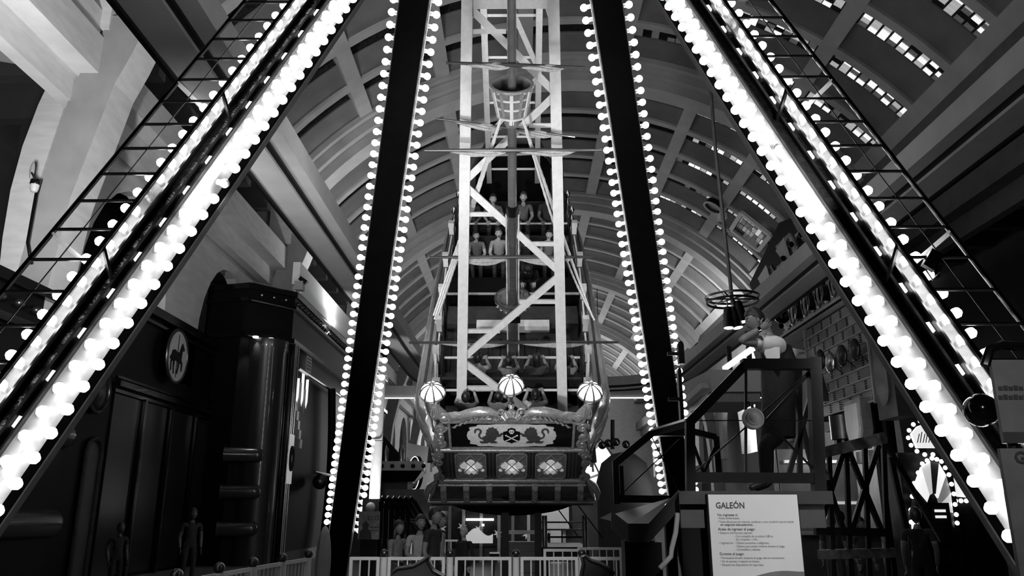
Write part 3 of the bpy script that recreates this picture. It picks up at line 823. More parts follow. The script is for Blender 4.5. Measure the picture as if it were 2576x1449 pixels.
# ------------------------------------------------------------------ mast, nests, yards, shrouds
MY = -2.2
part(MB().tube([(0.02, MY, -0.4), (0.02, MY, 3.4)], [0.095, 0.08], 12), 'lower_mast', WOOD, True)
part(MB().lathe([(0.085, 3.25), (0.10, 3.27), (0.10, 3.42), (0.07, 3.44)], 12, Matrix.Translation((0.02, MY, 0))), 'mast_cap', BLACK, True)
part(MB().tube([(0.02, MY, 3.3), (0.03, MY, 7.6)], [0.072, 0.06], 12), 'top_mast', mat('mast_varnish', 0.10, 0.25, noise=0.2, coat=0.4), True)
for sg in (-1, 1):      # light string down the lower mast
    part(MB().tube([(0.02 + sg * 0.10, MY - 0.02, -0.2 + 0.12 * k) for k in range(30)], [0.012 + 0.006 * (k % 2) for k in range(30)], 5), 'light_string', LGREY, True)
def nest(z, shallow):
    M = Matrix.Translation((0.02, MY, z))
    if shallow: prof = [(0.10, -0.30), (0.16, -0.26), (0.235, -0.16), (0.28, -0.05), (0.30, 0.02), (0.31, 0.03), (0.295, 0.045), (0.25, 0.03), (0.22, -0.04), (0.12, -0.07), (0.085, -0.07)]
    else: prof = [(0.09, -0.62), (0.12, -0.56), (0.10, -0.50), (0.16, -0.44), (0.21, -0.42), (0.235, -0.25), (0.265, -0.1), (0.295, 0.0), (0.315, 0.02), (0.30, 0.045), (0.27, 0.03), (0.24, -0.1), (0.2, -0.3), (0.08, -0.3)]
    c = part(MB().lathe(prof, 28, M), 'crows_nest', mat('nest_wood', 0.16, 0.25, noise=0.3, scale=12, coat=0.5), True)
    part(MB().lathe([(0.29, 0.0), (0.325, 0.01), (0.325, 0.045), (0.29, 0.05), (0.27, 0.03)], 28, M), 'nest_rim', GOLD if not shallow else WOOD, True, c)
    if not shallow:
        for zz, r in ((-0.12, 0.268), (-0.27, 0.24), (-0.43, 0.215)):
            part(MB().lathe([(r - 0.01, zz - 0.016), (r + 0.014, zz - 0.012), (r + 0.014, zz + 0.012), (r - 0.01, zz + 0.016)], 28, M), 'hoop', LGREY, True, c)
        for k in range(12):
            a = 2 * PI * k / 12
            part(MB().bar((0.02 + 0.222 * math.cos(a), MY + 0.222 * math.sin(a), z - 0.41), (0.02 + 0.30 * math.cos(a), MY + 0.30 * math.sin(a), z - 0.01), 0.05, 0.02, (math.cos(a), math.sin(a), 0)), 'stave', LGREY if k % 2 else GOLD, False, c)
    else:
        for k in range(16):
            a = 2 * PI * k / 16
            part(MB().sphere((0.02 + 0.285 * math.cos(a), MY + 0.285 * math.sin(a), z - 0.08), 0.03, 8, 6), 'nest_stud', STEEL, True, c)
nest(1.52, True); nest(5.44, False)
part(MB().box((0.02, MY, 1.12), (0.26, 0.2, 0.1)), 'nest_bracket', BLACK)
def yard(z, xa, xb, sag, dz=0.0, r=0.030, y=MY - 0.10):
    pa, pb = Vector((xa, y, z - dz)), Vector((xb, y, z + dz))
    yd = part(MB().tube([pa, pa.lerp(pb, 0.3), pa.lerp(pb, 0.5), pa.lerp(pb, 0.7), pb], [r * 0.7, r, r * 1.15, r, r * 0.7], 8), 'yard', WOOD, True)
    for u0, u1 in ((0.14, 0.48), (0.52, 0.86)):
        for q in range(3):
            pts = []; n = 9
            for k in range(n):
                t = k / (n - 1); p = pa.lerp(pb, u0 + (u1 - u0) * t)
                s_ = math.sin(PI * t)
                p = p + Vector((0, -0.03 * s_ * q, -sag * s_ * (0.4 + 0.35 * q) - 0.02 * math.sin(7 * t + q)))
                pts.append(p)
            part(MB().tube(pts, [0.008 + 0.022 * math.sin(PI * k / (n - 1)) for k in range(n)], 7), 'furled_sail', CLOTH, True, yd)
yard(0.62, -1.86, 1.92, 0.05); yard(2.50, -1.36, 1.38, 0.10); yard(4.47, -1.30, 1.38, 0.05); yard(5.80, -0.90, 1.06, 0.03, -0.04)
yard(4.62, -1.15, 1.0, 0.04, -0.16, 0.024, MY + 0.35)
def rope(pts, r, name='shroud'): part(MB().tube(pts, [r * (1 + 0.28 * (k % 2)) for k in range(len(pts))], 6), name, ROPE, True)
def run(a, b, sag, n): return [Vector(a).lerp(Vector(b), k / (n - 1)) + Vector((0, 0, -sag * math.sin(PI * k / (n - 1)))) for k in range(n)]
NP = lambda sg: (0.02 + sg * 0.16, MY, 4.95)
for q in range(3):
    rope(run(NP(-1), (-1.58 + 0.03 * q, -0.75 - 0.12 * q, 0.0), 0.0 + 0.03 * q, 60), 0.020)
for q, s_ in enumerate((0.0, 0.04, 0.10, 0.34)):
    rope(run(NP(1), (1.56 + 0.02 * q, -0.70 - 0.07 * q, 0.0), s_, 60), 0.017)
for sg in (-1, 1):      # loose lines hanging by the stern corners
    for q in range(3):
        rope(run((sg * (1.25 + 0.01 * q), -3.3, 0.6), (sg * (1.30 + 0.04 * q), -4.25, -0.35 - 0.12 * q), 0.02 * q, 24), 0.016, 'stern_line')
    rope(run((sg * 1.36, -2.6, 0.62), (sg * 1.30, -3.3, 0.66), 0.05, 16), 0.022, 'stern_line')

# ------------------------------------------------------------------ benches, lap bars, decks
SEAT = mat('bench_dark', 0.02, 0.35, noise=0.3)
ROWS = [(-3.52, 1), (-2.68, 1), (1.12, -1), (2.57, -1)]
for y, d in ROWS:
    w = min(1.22, lerp_tab(WG, y) - 0.14)
    b = part(MB().span((-w, y - 0.22, 0.0 - 0.05), (w, y + 0.22, 0.03)), 'bench_seat', SEAT)
    by = y - d * 0.26
    part(MB().hexa([(-w, by - 0.03, -0.05), (w, by - 0.03, -0.05), (w, by + 0.03, -0.05), (-w, by + 0.03, -0.05),
                    (-w, by - 0.03 - d * 0.08, 0.42), (w, by - 0.03 - d * 0.08, 0.42), (w, by + 0.03 - d * 0.08, 0.42), (-w, by + 0.03 - d * 0.08, 0.42)]), 'bench_back', SEAT)
    part(MB().span((-w, y - 0.18, -0.38), (w, y + 0.18, -0.05)), 'bench_plinth', BLACK)
    part(MB().tube([(-w - 0.02, y + d * 0.36, 0.27), (w + 0.02, y + d * 0.36, 0.27)], 0.024, 8), 'lap_bar', FRAMEW, True)
    for sg in (-1, 1): part(MB().tube([(sg * w, y + d * 0.36, 0.27), (sg * w, y + d * 0.3, -0.3)], 0.022, 6), 'lap_bar_arm', DARKM, True)
part(MB().span((-0.70, -1.30, 0.0), (0.72, -1.10, 0.16)), 'step_light_box', mat('step_panel', 0.75, 0.5, noise=0.1))
part(MB().tube([(-1.32, -0.42, 0.28), (1.34, -0.42, 0.28)], 0.028, 8), 'centre_rail', MGREY, True)
part(MB().span((-1.32, -0.2, -0.38), (1.32, 0.35, 0.12)), 'centre_housing', BLACK)
part(MB().span((-1.3, -1.05, -0.38), (1.3, -0.5, 0.02)), 'centre_step', DARK)
# bow bulkhead
part(MB().hexa([(-1.05, 4.2, -0.4), (1.05, 4.2, -0.4), (0.6, 5.2, -0.4), (-0.6, 5.2, -0.4), (-0.95, 4.3, 0.6), (0.95, 4.3, 0.6), (0.6, 5.1, 0.8), (-0.6, 5.1, 0.8)]), 'bow_bulkhead', BLACK)
part(MB().tube([(-0.62, 4.65, 0.72), (0.78, 4.75, 0.72)], 0.035, 8), 'bow_rail', LGREY, True)
for o_ in [ship] + [c for c in ship.children_recursive]:
    if '_local' in o_: del o_['_local']
# =================================================================== MONORAIL TRACK
def on_vault(x, y, r):
    d = ray(x, y); ox, oz = CAM.x - X0, CAM.z - ZC
    a = d.x * d.x + d.z * d.z; b = 2 * (ox * d.x + oz * d.z); c = ox * ox + oz * oz - r * r
    return CAM + d * ((-b + math.sqrt(b * b - 4 * a * c)) / (2 * a))
path = [(-4.45, y) for y in range(-2, 36, 2)] + [(-4.45, 35.5)]
for k in range(1, 9): a = PI - PI / 2 * k / 8; path.append((-0.45 + 4.0 * math.cos(a), 36 + 4.0 * math.sin(a)))
path += [(1.0, 40.0), (2.5, 40.0)]
for k in range(0, 9): a = PI / 2 - PI / 2 * k / 8; path.append((3.9 + 4.0 * math.cos(a), 36 + 4.0 * math.sin(a)))
path += [(7.9, y) for y in range(34, -3, -2)]
def sweep(mb, path, o0, o1, z0, z1):
    rings = []
    for i, p in enumerate(path):
        a, b = path[max(0, i - 1)], path[min(len(path) - 1, i + 1)]
        t = Vector((b[0] - a[0], b[1] - a[1])).normalized(); nrm = Vector((t.y, -t.x))     # to the inside of the loop
        q = Vector(p)
        rings.append([(*(q + nrm * o0), z0), (*(q + nrm * o1), z0), (*(q + nrm * o1), z1), (*(q + nrm * o0), z1)])
    vs = [v for r in rings for v in r]; fs = [(0, 1, 2, 3), tuple(len(vs) - 4 + k for k in (3, 2, 1, 0))]
    for i in range(len(rings) - 1):
        for k in range(4): fs.append((i * 4 + k, (i + 1) * 4 + k, (i + 1) * 4 + (k + 1) % 4, i * 4 + (k + 1) % 4))
    return mb.add(vs, fs)
tr = thing('monorail_track', (1.7, 40, 7.5), 'grey twin-beam monorail track looping high around the hall', 'track')
sweep(MB(), path, -0.28, 0.26, 7.5, 7.95).build('main_beam', CONE, tr)
sweep(MB(), path, 0.34, 0.62, 7.62, 8.05).build('inner_beam', mat('track_steel_pale', 0.4, 0.5, noise=0.08, scale=2), tr)
sweep(MB(), path, -0.36, -0.28, 7.44, 7.52).build('lower_flange', BLACK, tr)
sweep(MB(), path, 0.26, 0.34, 7.56, 7.66).build('lower_flange', BLACK, tr)
NEON = mat('neon_strip', 0.9, 0.4, noise=0, emit=1.1)
MB().span((-0.6, 39.62, 7.42), (4.2, 39.70, 7.48)).build('light_strip', NEON, tr)
MB().span((-9.4, 41.2, 7.3), (14.0, 41.8, 7.9)).build('cross_beam', CONE, tr)
MB().span((-9.4, 41.1, 7.22), (14.0, 41.18, 7.28)).build('light_strip', NEON, tr)
# =================================================================== LEFT SHOPS
sa = thing('shop_front', (-9.6, 21, 0), 'black glossy shop front with a round carousel-horse sign', 'shop')
MB().span((-10.0, 19.0, 0), (-9.75, 27.2, 6.7)).build('wall_panel', BLACK, sa)
MB().span((-10.0, 12.0, 0), (-9.72, 19.0, 5.2)).build('wall_panel', BLACK, sa)
for z0, z1, d in ((6.62, 6.86, 0.22), (6.42, 6.50, 0.12), (4.52, 4.66, 0.2), (4.72, 4.78, 0.12), (4.38, 4.46, 0.10)):
    MB().span((-9.75, 19.2, z0), (-9.75 + d, 26.4, z1)).build('moulding', BLACKG, sa)
MB().hexa([(-9.75, 26.2, 4.4), (-9.55, 26.2, 4.4), (-9.75, 27.3, 4.4), (-9.9, 27.3, 4.4), (-9.75, 26.2, 6.8), (-9.5, 26.2, 6.8), (-9.7, 26.9, 6.5), (-9.9, 26.9, 6.5)]).build('corner_moulding', BLACKG, sa)
for y in (20.75, 22.4, 24.2, 25.9, 26.4):
    MB().span((-9.75, y, 0.0), (-9.6, y + 0.10, 4.4)).build('door_post', BLACKG, sa)
    MB().span((-9.75, y + 0.12, 0.0), (-9.62, y + 0.18, 4.4)).build('door_post', DARKM, sa)
for a, b in ((19.3, 20.7), (20.95, 22.3), (22.6, 24.1), (24.4, 25.8)):
    MB().span((-9.74, a, 0.1), (-9.70, b, 4.35)).build('pane', GLASSD, sa)
MB().span((-9.72, 25.5, 1.6), (-9.55, 25.62, 2.9)).build('door_handle', LGREY, sa)
# round sign
MX = Matrix(((0, 0, 1, -9.52), (-1, 0, 0, 22.1), (0, 1, 0, 5.80), (0, 0, 0, 1)))     # local x runs towards the viewer's left->right
MX = Matrix(((0, 0, 1, -9.56), (1, 0, 0, 22.1), (0, 1, 0, 5.80), (0, 0, 0, 1)))
disc = MB().prism([(0.66 * math.cos(2 * PI * k / 40), 0.72 * math.sin(2 * PI * k / 40)) for k in range(40)], MX, 0.06).build('sign_disc', mat('sign_cream', 0.55, 0.6, noise=0.05), sa)
MB().tube([MX @ Vector((0.68 * math.cos(2 * PI * k / 40), 0.74 * math.sin(2 * PI * k / 40), 0.05)) for k in range(40)], 0.045, 8, closed=True).build('sign_ring', DARKM, sa, True)
horse = [(-0.42, -0.02), (-0.36, 0.12), (-0.20, 0.16), (-0.02, 0.10), (0.10, 0.14), (0.16, 0.30), (0.24, 0.42), (0.30, 0.38), (0.42, 0.26), (0.38, 0.20), (0.30, 0.24), (0.28, 0.10),
         (0.26, -0.06), (0.36, -0.16), (0.34, -0.38), (0.28, -0.38), (0.27, -0.20), (0.16, -0.16), (0.12, -0.34), (0.06, -0.50), (0.0, -0.48), (0.05, -0.32), (0.04, -0.16), (-0.16, -0.14), (-0.18, -0.34), (-0.14, -0.52), (-0.20, -0.52), (-0.25, -0.32),
         (-0.28, -0.14), (-0.36, -0.22), (-0.34, -0.46), (-0.40, -0.46), (-0.43, -0.2), (-0.38, -0.08), (-0.46, -0.16), (-0.50, -0.10)]
MH = Matrix.Translation((0.06, 0, 0)) @ MX
MB().prism(horse, MH, 0.012).prism([(-0.03, -0.6), (0.0, -0.6), (0.0, 0.62), (-0.03, 0.62)], MH, 0.008).build('horse_emblem', BLACK, sa)
# arch niche and convex mirror on the pier
npts = [(-0.34, 0)] + [(0.34 * math.cos(PI - PI * k / 14), 2.85 + 0.34 * math.sin(PI * k / 14)) for k in range(15)] + [(0.34, 0)]
MN = Matrix(((0, 0, 1, -9.72), (1, 0, 0, 18.62), (0, 1, 0, 0), (0, 0, 0, 1)))
MB().prism(npts, MN, 0.03).build('niche_panel', DARK, sa)
MB().tube([MN @ Vector((p[0], p[1], 0.06)) for p in npts], 0.055, 8).build('niche_moulding', DARKM, sa, True)
MB().sphere((-9.68, 18.4, 4.28), (0.16, 0.42, 0.47), 20, 12).build('convex_mirror', GLASSD, sa, True)
MB().tube([(-9.62, 18.4 + 0.45 * math.cos(2 * PI * k / 28), 4.28 + 0.50 * math.sin(2 * PI * k / 28)) for k in range(28)], 0.05, 8, closed=True).build('mirror_ring', DARKM, sa, True)

def end_pipe(root, a, b, r, m, ring=True):
    a, b = Vector(a), Vector(b); t = (b - a).normalized()
    pts = [a, a.lerp(b, 0.5), b]; rr = [r, r, r]
    for k in range(1, 6):
        q = k / 5 * PI / 2; pts.append(b + t * r * math.sin(q) * 0.9); rr.append(max(0.004, r * math.cos(q)))
    MB().tube(pts, rr, 18).build('pipe', m, root, True)
    if ring: MB().tube([a - t * 0.03, a + t * 0.03], r * 1.12, 18).build('pipe_flange', m, root, True)
pm = mat('pipe_dark_gloss', 0.09, 0.22, metal=0.7, noise=0.15, scale=4)
near_shop = thing('shop_cornice', (-9.2, 13.4, 0), 'black studded shop cornice low at the left edge', 'shop')
MB().span((-10.0, 11.5, 5.55), (-9.0, 16.3, 5.75)).build('cornice_band', BLACKG, near_shop)
MB().span((-9.95, 11.5, 5.0), (-9.15, 16.3, 5.55)).build('fascia', BLACK, near_shop)
MB().span((-10.0, 11.5, 4.85), (-9.02, 16.3, 5.0)).build('cornice_band', BLACKG, near_shop)
MB().span((-9.95, 11.5, 0.0), (-9.12, 16.3, 4.85)).build('shop_body', BLACK, near_shop)
for k in range(7): MB().sphere((-9.12, 12.0 + 0.55 * k, 5.28), 0.10, 10, 8).build('stud', DARKM, near_shop, True)
for z in (3.05, 1.35):
    end_pipe(near_shop, (-9.1, 13.6, z), (-9.1, 16.2, z), 0.28, pm)

sb = thing('corner_shop', (-8.5, 30, 0), 'black corner shop with stacked cornices, three short pipes and an O panel', 'shop')
foot = [(-10.2, 25.5), (-8.75, 25.05), (-7.5, 26.3), (-7.5, 46.0), (-10.2, 46.0)]
def slab(name, z0, z1, grow, m, smooth=False):
    c = Vector((-9.0, 34)); q = []
    for x, y in foot:
        d = Vector((x, y)) - c
        q.append((x + (grow if d.x > 0 or x > -9 else 0), y - (grow if y < 30 else 0)))
    return MB().prism(q, Matrix.Translation((0, 0, z0)), z1 - z0).build(name, m, sb)
slab('shop_body', 0, 8.3, -0.12, BLACK)
slab('cornice', 8.62, 8.80, 0.10, BLACKG); slab('cornice_fascia', 8.32, 8.62, 0.0, BLACK); slab('cornice', 8.20, 8.32, 0.08, BLACKG)
slab('ledge', 7.02, 7.18, 0.10, BLACKG); slab('frieze', 7.18, 8.2, -0.04, BLACK)
TRIM = mat('trim_polished', 0.5, 0.25, metal=0.9, noise=0.05)
for z, g in ((8.80, 0.11), (8.20, 0.09), (7.02, 0.11)):
    MB().tube([(-8.75 + 0.2, 25.05 - g, z), (-7.5 + g, 26.3, z), (-7.5 + g, 45.5, z)], 0.022, 6).build('trim_line', TRIM, sb, True)
for k in range(3):
    t = 0.28 + 0.25 * k; p = Vector((-8.75, 25.05, 8.47)).lerp(Vector((-7.5, 26.3, 8.47)), t) + Vector((0.05, -0.05, 0))
    MB().sphere(p, 0.06, 10, 8).build('stud', STEEL, sb, True)
for k in range(44): MB().sphere((-7.47, 26.6 + 0.4 * k, 8.47), 0.075, 8, 6).build('stud', DARKM, sb, True)
# cylindrical column, downlights and pipes
MB().lathe([(0.62, 0), (0.62, 6.6), (0.66, 6.7), (0.66, 7.0)], 28, Matrix.Translation((-8.15, 25.85, 0))).build('column', mat('column_gloss', 0.02, 0.32, noise=0.1, coat=0.5), sb, True)
for x, y in ((-8.35, 25.12), (-7.95, 25.42)):
    MB().lathe([(0.0, 6.98), (0.09, 6.98), (0.09, 7.03)], 12, Matrix.Translation((x, y, 0))).build('downlight', mat('downlight_lit', 0.9, 0.4, noise=0, emit=4.0), sb)
    spot('downlight_beam', (x, y, 6.95), (x, y + 0.1, 0), 60, 80, 0.6, 0.05)
for ypx in (1145, 1237, 1330):
    p = onY(640, ypx, 25.25)
    end_pipe(sb, (-8.95, 25.05, p.z), (-8.02, 25.25, p.z), 0.23, pm)
# corner pilaster with the O panel
MB().span((-7.55, 26.22, 0), (-7.36, 26.62, 7.0)).build('pilaster', BLACKG, sb)
for y in (26.2, 26.38, 26.60): MB().tube([(-7.34, y, 0), (-7.34, y, 7.0)], 0.025, 6).build('pilaster_bead', TRIM, sb, True)
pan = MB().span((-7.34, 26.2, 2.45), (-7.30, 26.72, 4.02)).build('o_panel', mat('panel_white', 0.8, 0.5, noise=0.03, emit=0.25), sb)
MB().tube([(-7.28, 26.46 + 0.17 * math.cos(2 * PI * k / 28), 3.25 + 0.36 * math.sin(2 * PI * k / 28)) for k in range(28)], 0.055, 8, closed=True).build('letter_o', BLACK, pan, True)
# shop window with hanging displays down the side
MB().span((-7.66, 27.4, 0.3), (-7.60, 33.5, 6.2)).build('show_window', mat('smoked_glass', 0.01, 0.6, noise=0, spec=0.08), sb)
MB().tube([(-7.4, 26.9, 6.3), (-7.4, 33.5, 6.3)], 0.06, 8).build('window_header', TRIM, sb, True)
DISP = mat('display_lit', 0.9, 0.5, noise=0.1, emit=0.9)
for k in range(5):
    MB().lathe([(0.0, 0.0), (0.05, 0.25), (0.05, 0.9 + 0.15 * (k % 3))], 10, Matrix.Translation((-7.45, 27.2 + 0.3 * k, 5.1 - 0.25 * (k % 2)))).build('hanging_tube', DISP if k % 2 == 0 else LGREY, sb, True)
for k in range(5): MB().span((-7.5, 27.1 + 0.22 * k, 4.9 - 0.3 * k), (-7.44, 27.34 + 0.22 * k, 5.2 - 0.3 * k)).build('display_tile', LGREY, sb)
plate = MB().span((-7.48, 28.1, 6.42), (-7.44, 28.75, 6.98)).build('notice_plate', LGREY, sb)
for k in range(4): MB().span((-7.44, 28.18, 6.5 + 0.12 * k), (-7.432, 28.67, 6.56 + 0.12 * k)).build('notice_line', BLACK, plate)
MB().tube([(-7.2, 29.3, 2.95), (-7.2, 33.0, 2.95)], 0.06, 8).build('shelf_rail', DARKM, sb, True)
MB().sphere((-7.2, 30.2, 2.65), 0.28, 14, 10).build('ball_bracket', DARKM, sb, True)
mb = MB(); pts = [(-7.3, 31.6 + 0.6 * math.sin(PI * k / 14), 6.3 * (1 - k / 14)) for k in range(15)]
mb.tube(pts, 0.16, 10).build('curved_fin', BLACK, sb, True)
SP_ = onY(815, 1375, 14.0)
MB().sphere((SP_.x, 14.0, 0.72), (0.12, 0.25, 0.62), 14, 10).build('curved_seat_back', MGREY, thing('seat_shell', (SP_.x, 14.0, 0.1), 'upright grey moulded shell standing beside the left bulb-lit leg', 'seat shell'), True)
# parapet above, washed by a neon tube lying behind the cornice
par = thing('parapet', (-7.5, 36, 8.8), 'bright white parapet above the corner shop', 'parapet')
MB().span((-7.6, 26.4, 8.8), (-7.35, 45.5, 9.15)).build('lower_band', WHITEM, par)
MB().span((-7.7, 26.4, 9.15), (-7.45, 45.5, 9.95)).build('upper_band', WHITEM, par)
lampbox = thing('flood_lamp', (-7.3, 26.2, 8.82), 'small black flood lamp perched on the corner cornice', 'lamp')
MB().box((-7.35, 26.15, 9.0), (0.28, 0.3, 0.3)).build('lamp_body', MGREY, lampbox)
MB().box((-7.25, 26.2, 9.22), (0.3, 0.16, 0.14), Matrix.Rotation(0.6, 4, 'Y').to_3x3()).build('lamp_head', BLACK, lampbox)
area('parapet_neon', (-6.95, 31.0, 8.85), (-7.5, 31.0, 9.5), 0.15, 9, 260)
area('parapet_neon', (-6.95, 40.0, 8.85), (-7.5, 40.0, 9.5), 0.15, 8, 120)

# =================================================================== FAR LEFT: lit column, balcony, medallions
colm = thing('lit_column', (-4.95, 29.0, 0), 'tall pale round column glowing beside the left far leg', 'column')
MB().lathe([(0.20, 0), (0.20, 6.35), (0.24, 6.4)], 20, Matrix.Translation((-4.95, 29.0, 0))).build('shaft', WHITEM, colm, True)
MB().lathe([(0.21, 4.0), (0.22, 4.02), (0.21, 4.04)], 20, Matrix.Translation((-4.95, 29.0, 0))).build('joint', MGREY, colm, True)
spot('column_light', (-4.95, 28.3, 0.4), (-4.95, 29.0, 4.6), 1000, 34, 0.6)
bal = thing('balcony_kiosk', (-4.6, 33, 2.4), 'dark studded balcony kiosk hanging beside the pale column', 'kiosk')
MB().hexa([(-6.6, 31.6, 2.7), (-3.9, 31.6, 2.7), (-4.1, 33.6, 2.7), (-6.6, 33.6, 2.7), (-6.6, 31.2, 3.1), (-3.55, 31.2, 3.1), (-3.7, 33.8, 3.1), (-6.6, 33.8, 3.1)]).build('balcony_floor', BLACKG, bal)
MB().hexa([(-6.6, 31.15, 3.1), (-3.5, 31.15, 3.1), (-3.7, 33.8, 3.1), (-6.6, 33.8, 3.1), (-6.6, 31.15, 3.45), (-3.5, 31.15, 3.45), (-3.7, 33.8, 3.45), (-6.6, 33.8, 3.45)]).build('balcony_band', LGREY, bal)
for k in range(7): MB().sphere((-5.9 + 0.4 * k, 31.12, 3.27), 0.085, 10, 8).build('stud', BLACKG, bal, True)
MB().hexa([(-6.6, 31.5, 3.45), (-4.2, 31.5, 3.45), (-4.4, 33.4, 3.45), (-6.6, 33.4, 3.45), (-6.6, 31.6, 4.5), (-5.2, 31.6, 4.5), (-5.4, 33.3, 4.5), (-6.6, 33.3, 4.5)]).build('kiosk_roof', BLACK, bal)
for x in (-5.0, -4.4): MB().lathe([(0.12, 3.45), (0.12, 3.9), (0.0, 4.1)], 10, Matrix.Translation((x, 31.4, 0))).build('finial', STEEL, bal, True)
end_pipe(bal, (-5.4, 32.0, 1.95), (-4.6, 32.0, 1.95), 0.26, pm)
MB().span((-6.6, 31.9, 0.0), (-4.2, 33.5, 2.7)).build('kiosk_body', DARK, bal)
def medallion(px, py, Y, r, label):
    p = onY(px, py, Y)
    m_ = thing('medallion', p, label, 'sign')
    M = Matrix.Translation(p) @ Matrix.Rotation(R_(-62), 4, 'Z') @ Matrix.Rotation(PI / 2, 4, 'X')
    MB().lathe([(0, 0.06), (r * 0.86, 0.06), (r * 0.88, 0.1), (r, 0.1), (r, -0.05), (0, -0.05)], 28, M).build('rim', BLACKG, m_, True)
    MB().lathe([(0, 0.085), (r * 0.8, 0.075)], 28, M).build('face', LGREY, m_, True)
    MB().lathe([(r * 0.9, 0.09), (r * 0.95, 0.13), (r * 0.99, 0.09)], 28, M).build('lit_edge', DISP, m_, True)
medallion(1047, 1190, 36, 0.75, 'round lit-edged medallion on pale wall left of the galleon')
medallion(1004, 1185, 33, 0.42, 'small narrow round medallion beside the dark balcony kiosk')
bk = thing('wave_backdrop', (-3.9, 36.5, 0), 'pale backdrop wall with a wavy lower edge behind the galleon', 'backdrop')
wv = [(-2.0, 4.6), (-2.0, 1.75)] + [(-2.0 + 0.2 * k, 1.62 + 0.22 * math.sin(k * 0.2 * 2.3 + 0.6)) for k in range(1, 22)] + [(2.2, 2.6), (0.5, 3.0), (-1.0, 4.4)]
MB().prism(wv, Matrix(((1, 0, 0, -2.9), (0, 0, 1, 36.6), (0, 1, 0, 0), (0, 0, 0, 1))), 0.12).build('panel', WHITEM, bk)
spot('backdrop_light', (-1.0, 34.0, 3.0), (-3.0, 36.6, 2.4), 160, 80, 0.7)
MB().span((-4.4, 36.8, 0.0), (0.8, 37.0, 2.2)).build('base_wall', mat('dim_wall', 0.12, 0.5), bk)

# =================================================================== RIGHT STALLS
RX = 8.9
tw = thing('plated_tower', (9.4, 21.8, 0), 'stage tower clad in riveted grey plates with mirror discs, right', 'tower')
MB().span((RX + 0.1, 19.4, 4.15), (10.6, 24.0, 7.0)).build('core', BLACK, tw)
PLATE = [mat('plate_a', 0.20, 0.4, metal=0.4, noise=0.25, scale=3), mat('plate_b', 0.26, 0.4, metal=0.4, noise=0.25, scale=3), mat('plate_c', 0.14, 0.4, metal=0.4, noise=0.25, scale=3)]
for r in range(9):
    z = 4.22 + 0.30 * r; y = 23.95 - (0.35 if r % 2 else 0.7); ya = 23.95
    while ya > 19.75:
        yb = max(19.72, y)
        if ya - yb > 0.12:
            MB().span((RX + 0.02, yb + 0.025, z + 0.02), (RX + 0.10, ya - 0.02, z + 0.275)).build('plate', PLATE[random.randrange(3)], tw)
            mb = MB()
            for k in range(4): mb.box((RX + 0.01, yb + 0.05, z + 0.05 + 0.06 * k), (0.03, 0.035, 0.03))
            mb.build('rivet_row', BLACK, tw)
        ya = yb; y = yb - 0.7
    MB().span((RX - 0.01, 19.72, z - 0.02), (RX + 0.06, 23.95, z + 0.02)).build('seam_strip', MGREY, tw)
for y in (23.97, 19.68): MB().span((RX - 0.03, y - 0.04, 4.15), (RX + 0.08, y + 0.04, 6.95)).build('edge_angle', MGREY, tw)
for ypx, xpx, lit in ((905, 2064, 0), (912, 2088, 1), (895, 2118, 0), (880, 2150, 0)):
    p = onX(xpx, ypx, RX - 0.25)
    MB().sphere(p, (0.10, 0.27, 0.30), 16, 10).build('mirror_disc', STEEL if lit else GLASSD, tw, True)
    MB().tube([p, p + Vector((0.3, -0.1, -0.35))], 0.015, 6).build('disc_arm', BLACK, tw, True)
# capsule panel, hopper and drum
MB().span((RX - 0.02, 18.55, 3.7), (RX + 0.4, 19.55, 7.0)).build('capsule_board', mat('board_grey', 0.10, 0.4, metal=0.4), tw)
cp = [(0.32 * math.cos(a), (0.75 if math.sin(a) > 0 else -0.75) + 0.45 * math.sin(a)) for a in [2 * PI * k / 24 + 0.01 for k in range(24)]]
MB().prism(cp, Matrix(((0, 0, -1, RX - 0.02), (1, 0, 0, 19.05), (0, 1, 0, 5.2), (0, 0, 0, 1))), 0.06).build('capsule', PLATE[2], tw)
hz = [(-0.5, 1.0), (-0.5, 0.2), (-0.3, -0.25), (0.35, -0.25), (0.5, 0.2), (0.5, 1.0)]
MB().prism(hz, Matrix(((0, 0, -1, RX + 0.05), (1, 0, 0, 20.6), (0, 1, 0, 3.35), (0, 0, 0, 1))), 0.25).build('hopper', PLATE[1], tw)
MB().prism([(x * 0.8, z * 0.75 + 0.12) for x, z in hz], Matrix(((0, 0, -1, RX - 0.2), (1, 0, 0, 20.6), (0, 1, 0, 3.35), (0, 0, 0, 1))), 0.06).build('hopper_face', LGREY, tw)
for k in range(9): MB().box((RX - 0.24, 20.25 + 0.09 * k, 3.2), (0.05, 0.04, 0.05)).build('bolt', BLACK, tw)
MB().span((RX - 0.1, 20.2, 2.75), (RX + 0.1, 20.95, 3.05)).build('hopper_foot', MGREY, tw)
MB().lathe([(0.0, 3.5), (0.36, 3.5), (0.36, 4.15)], 20, Matrix.Translation((RX + 0.25, 22.4, 0))).build('drum', DARKM, tw, True)
for k in range(4): MB().span((RX + 0.15 + 0.3 * (k % 2), 19.6 + 1.3 * k, 0), (RX + 0.35 + 0.3 * (k % 2), 19.8 + 1.3 * k, 4.2)).build('tower_leg', BLACK, tw)
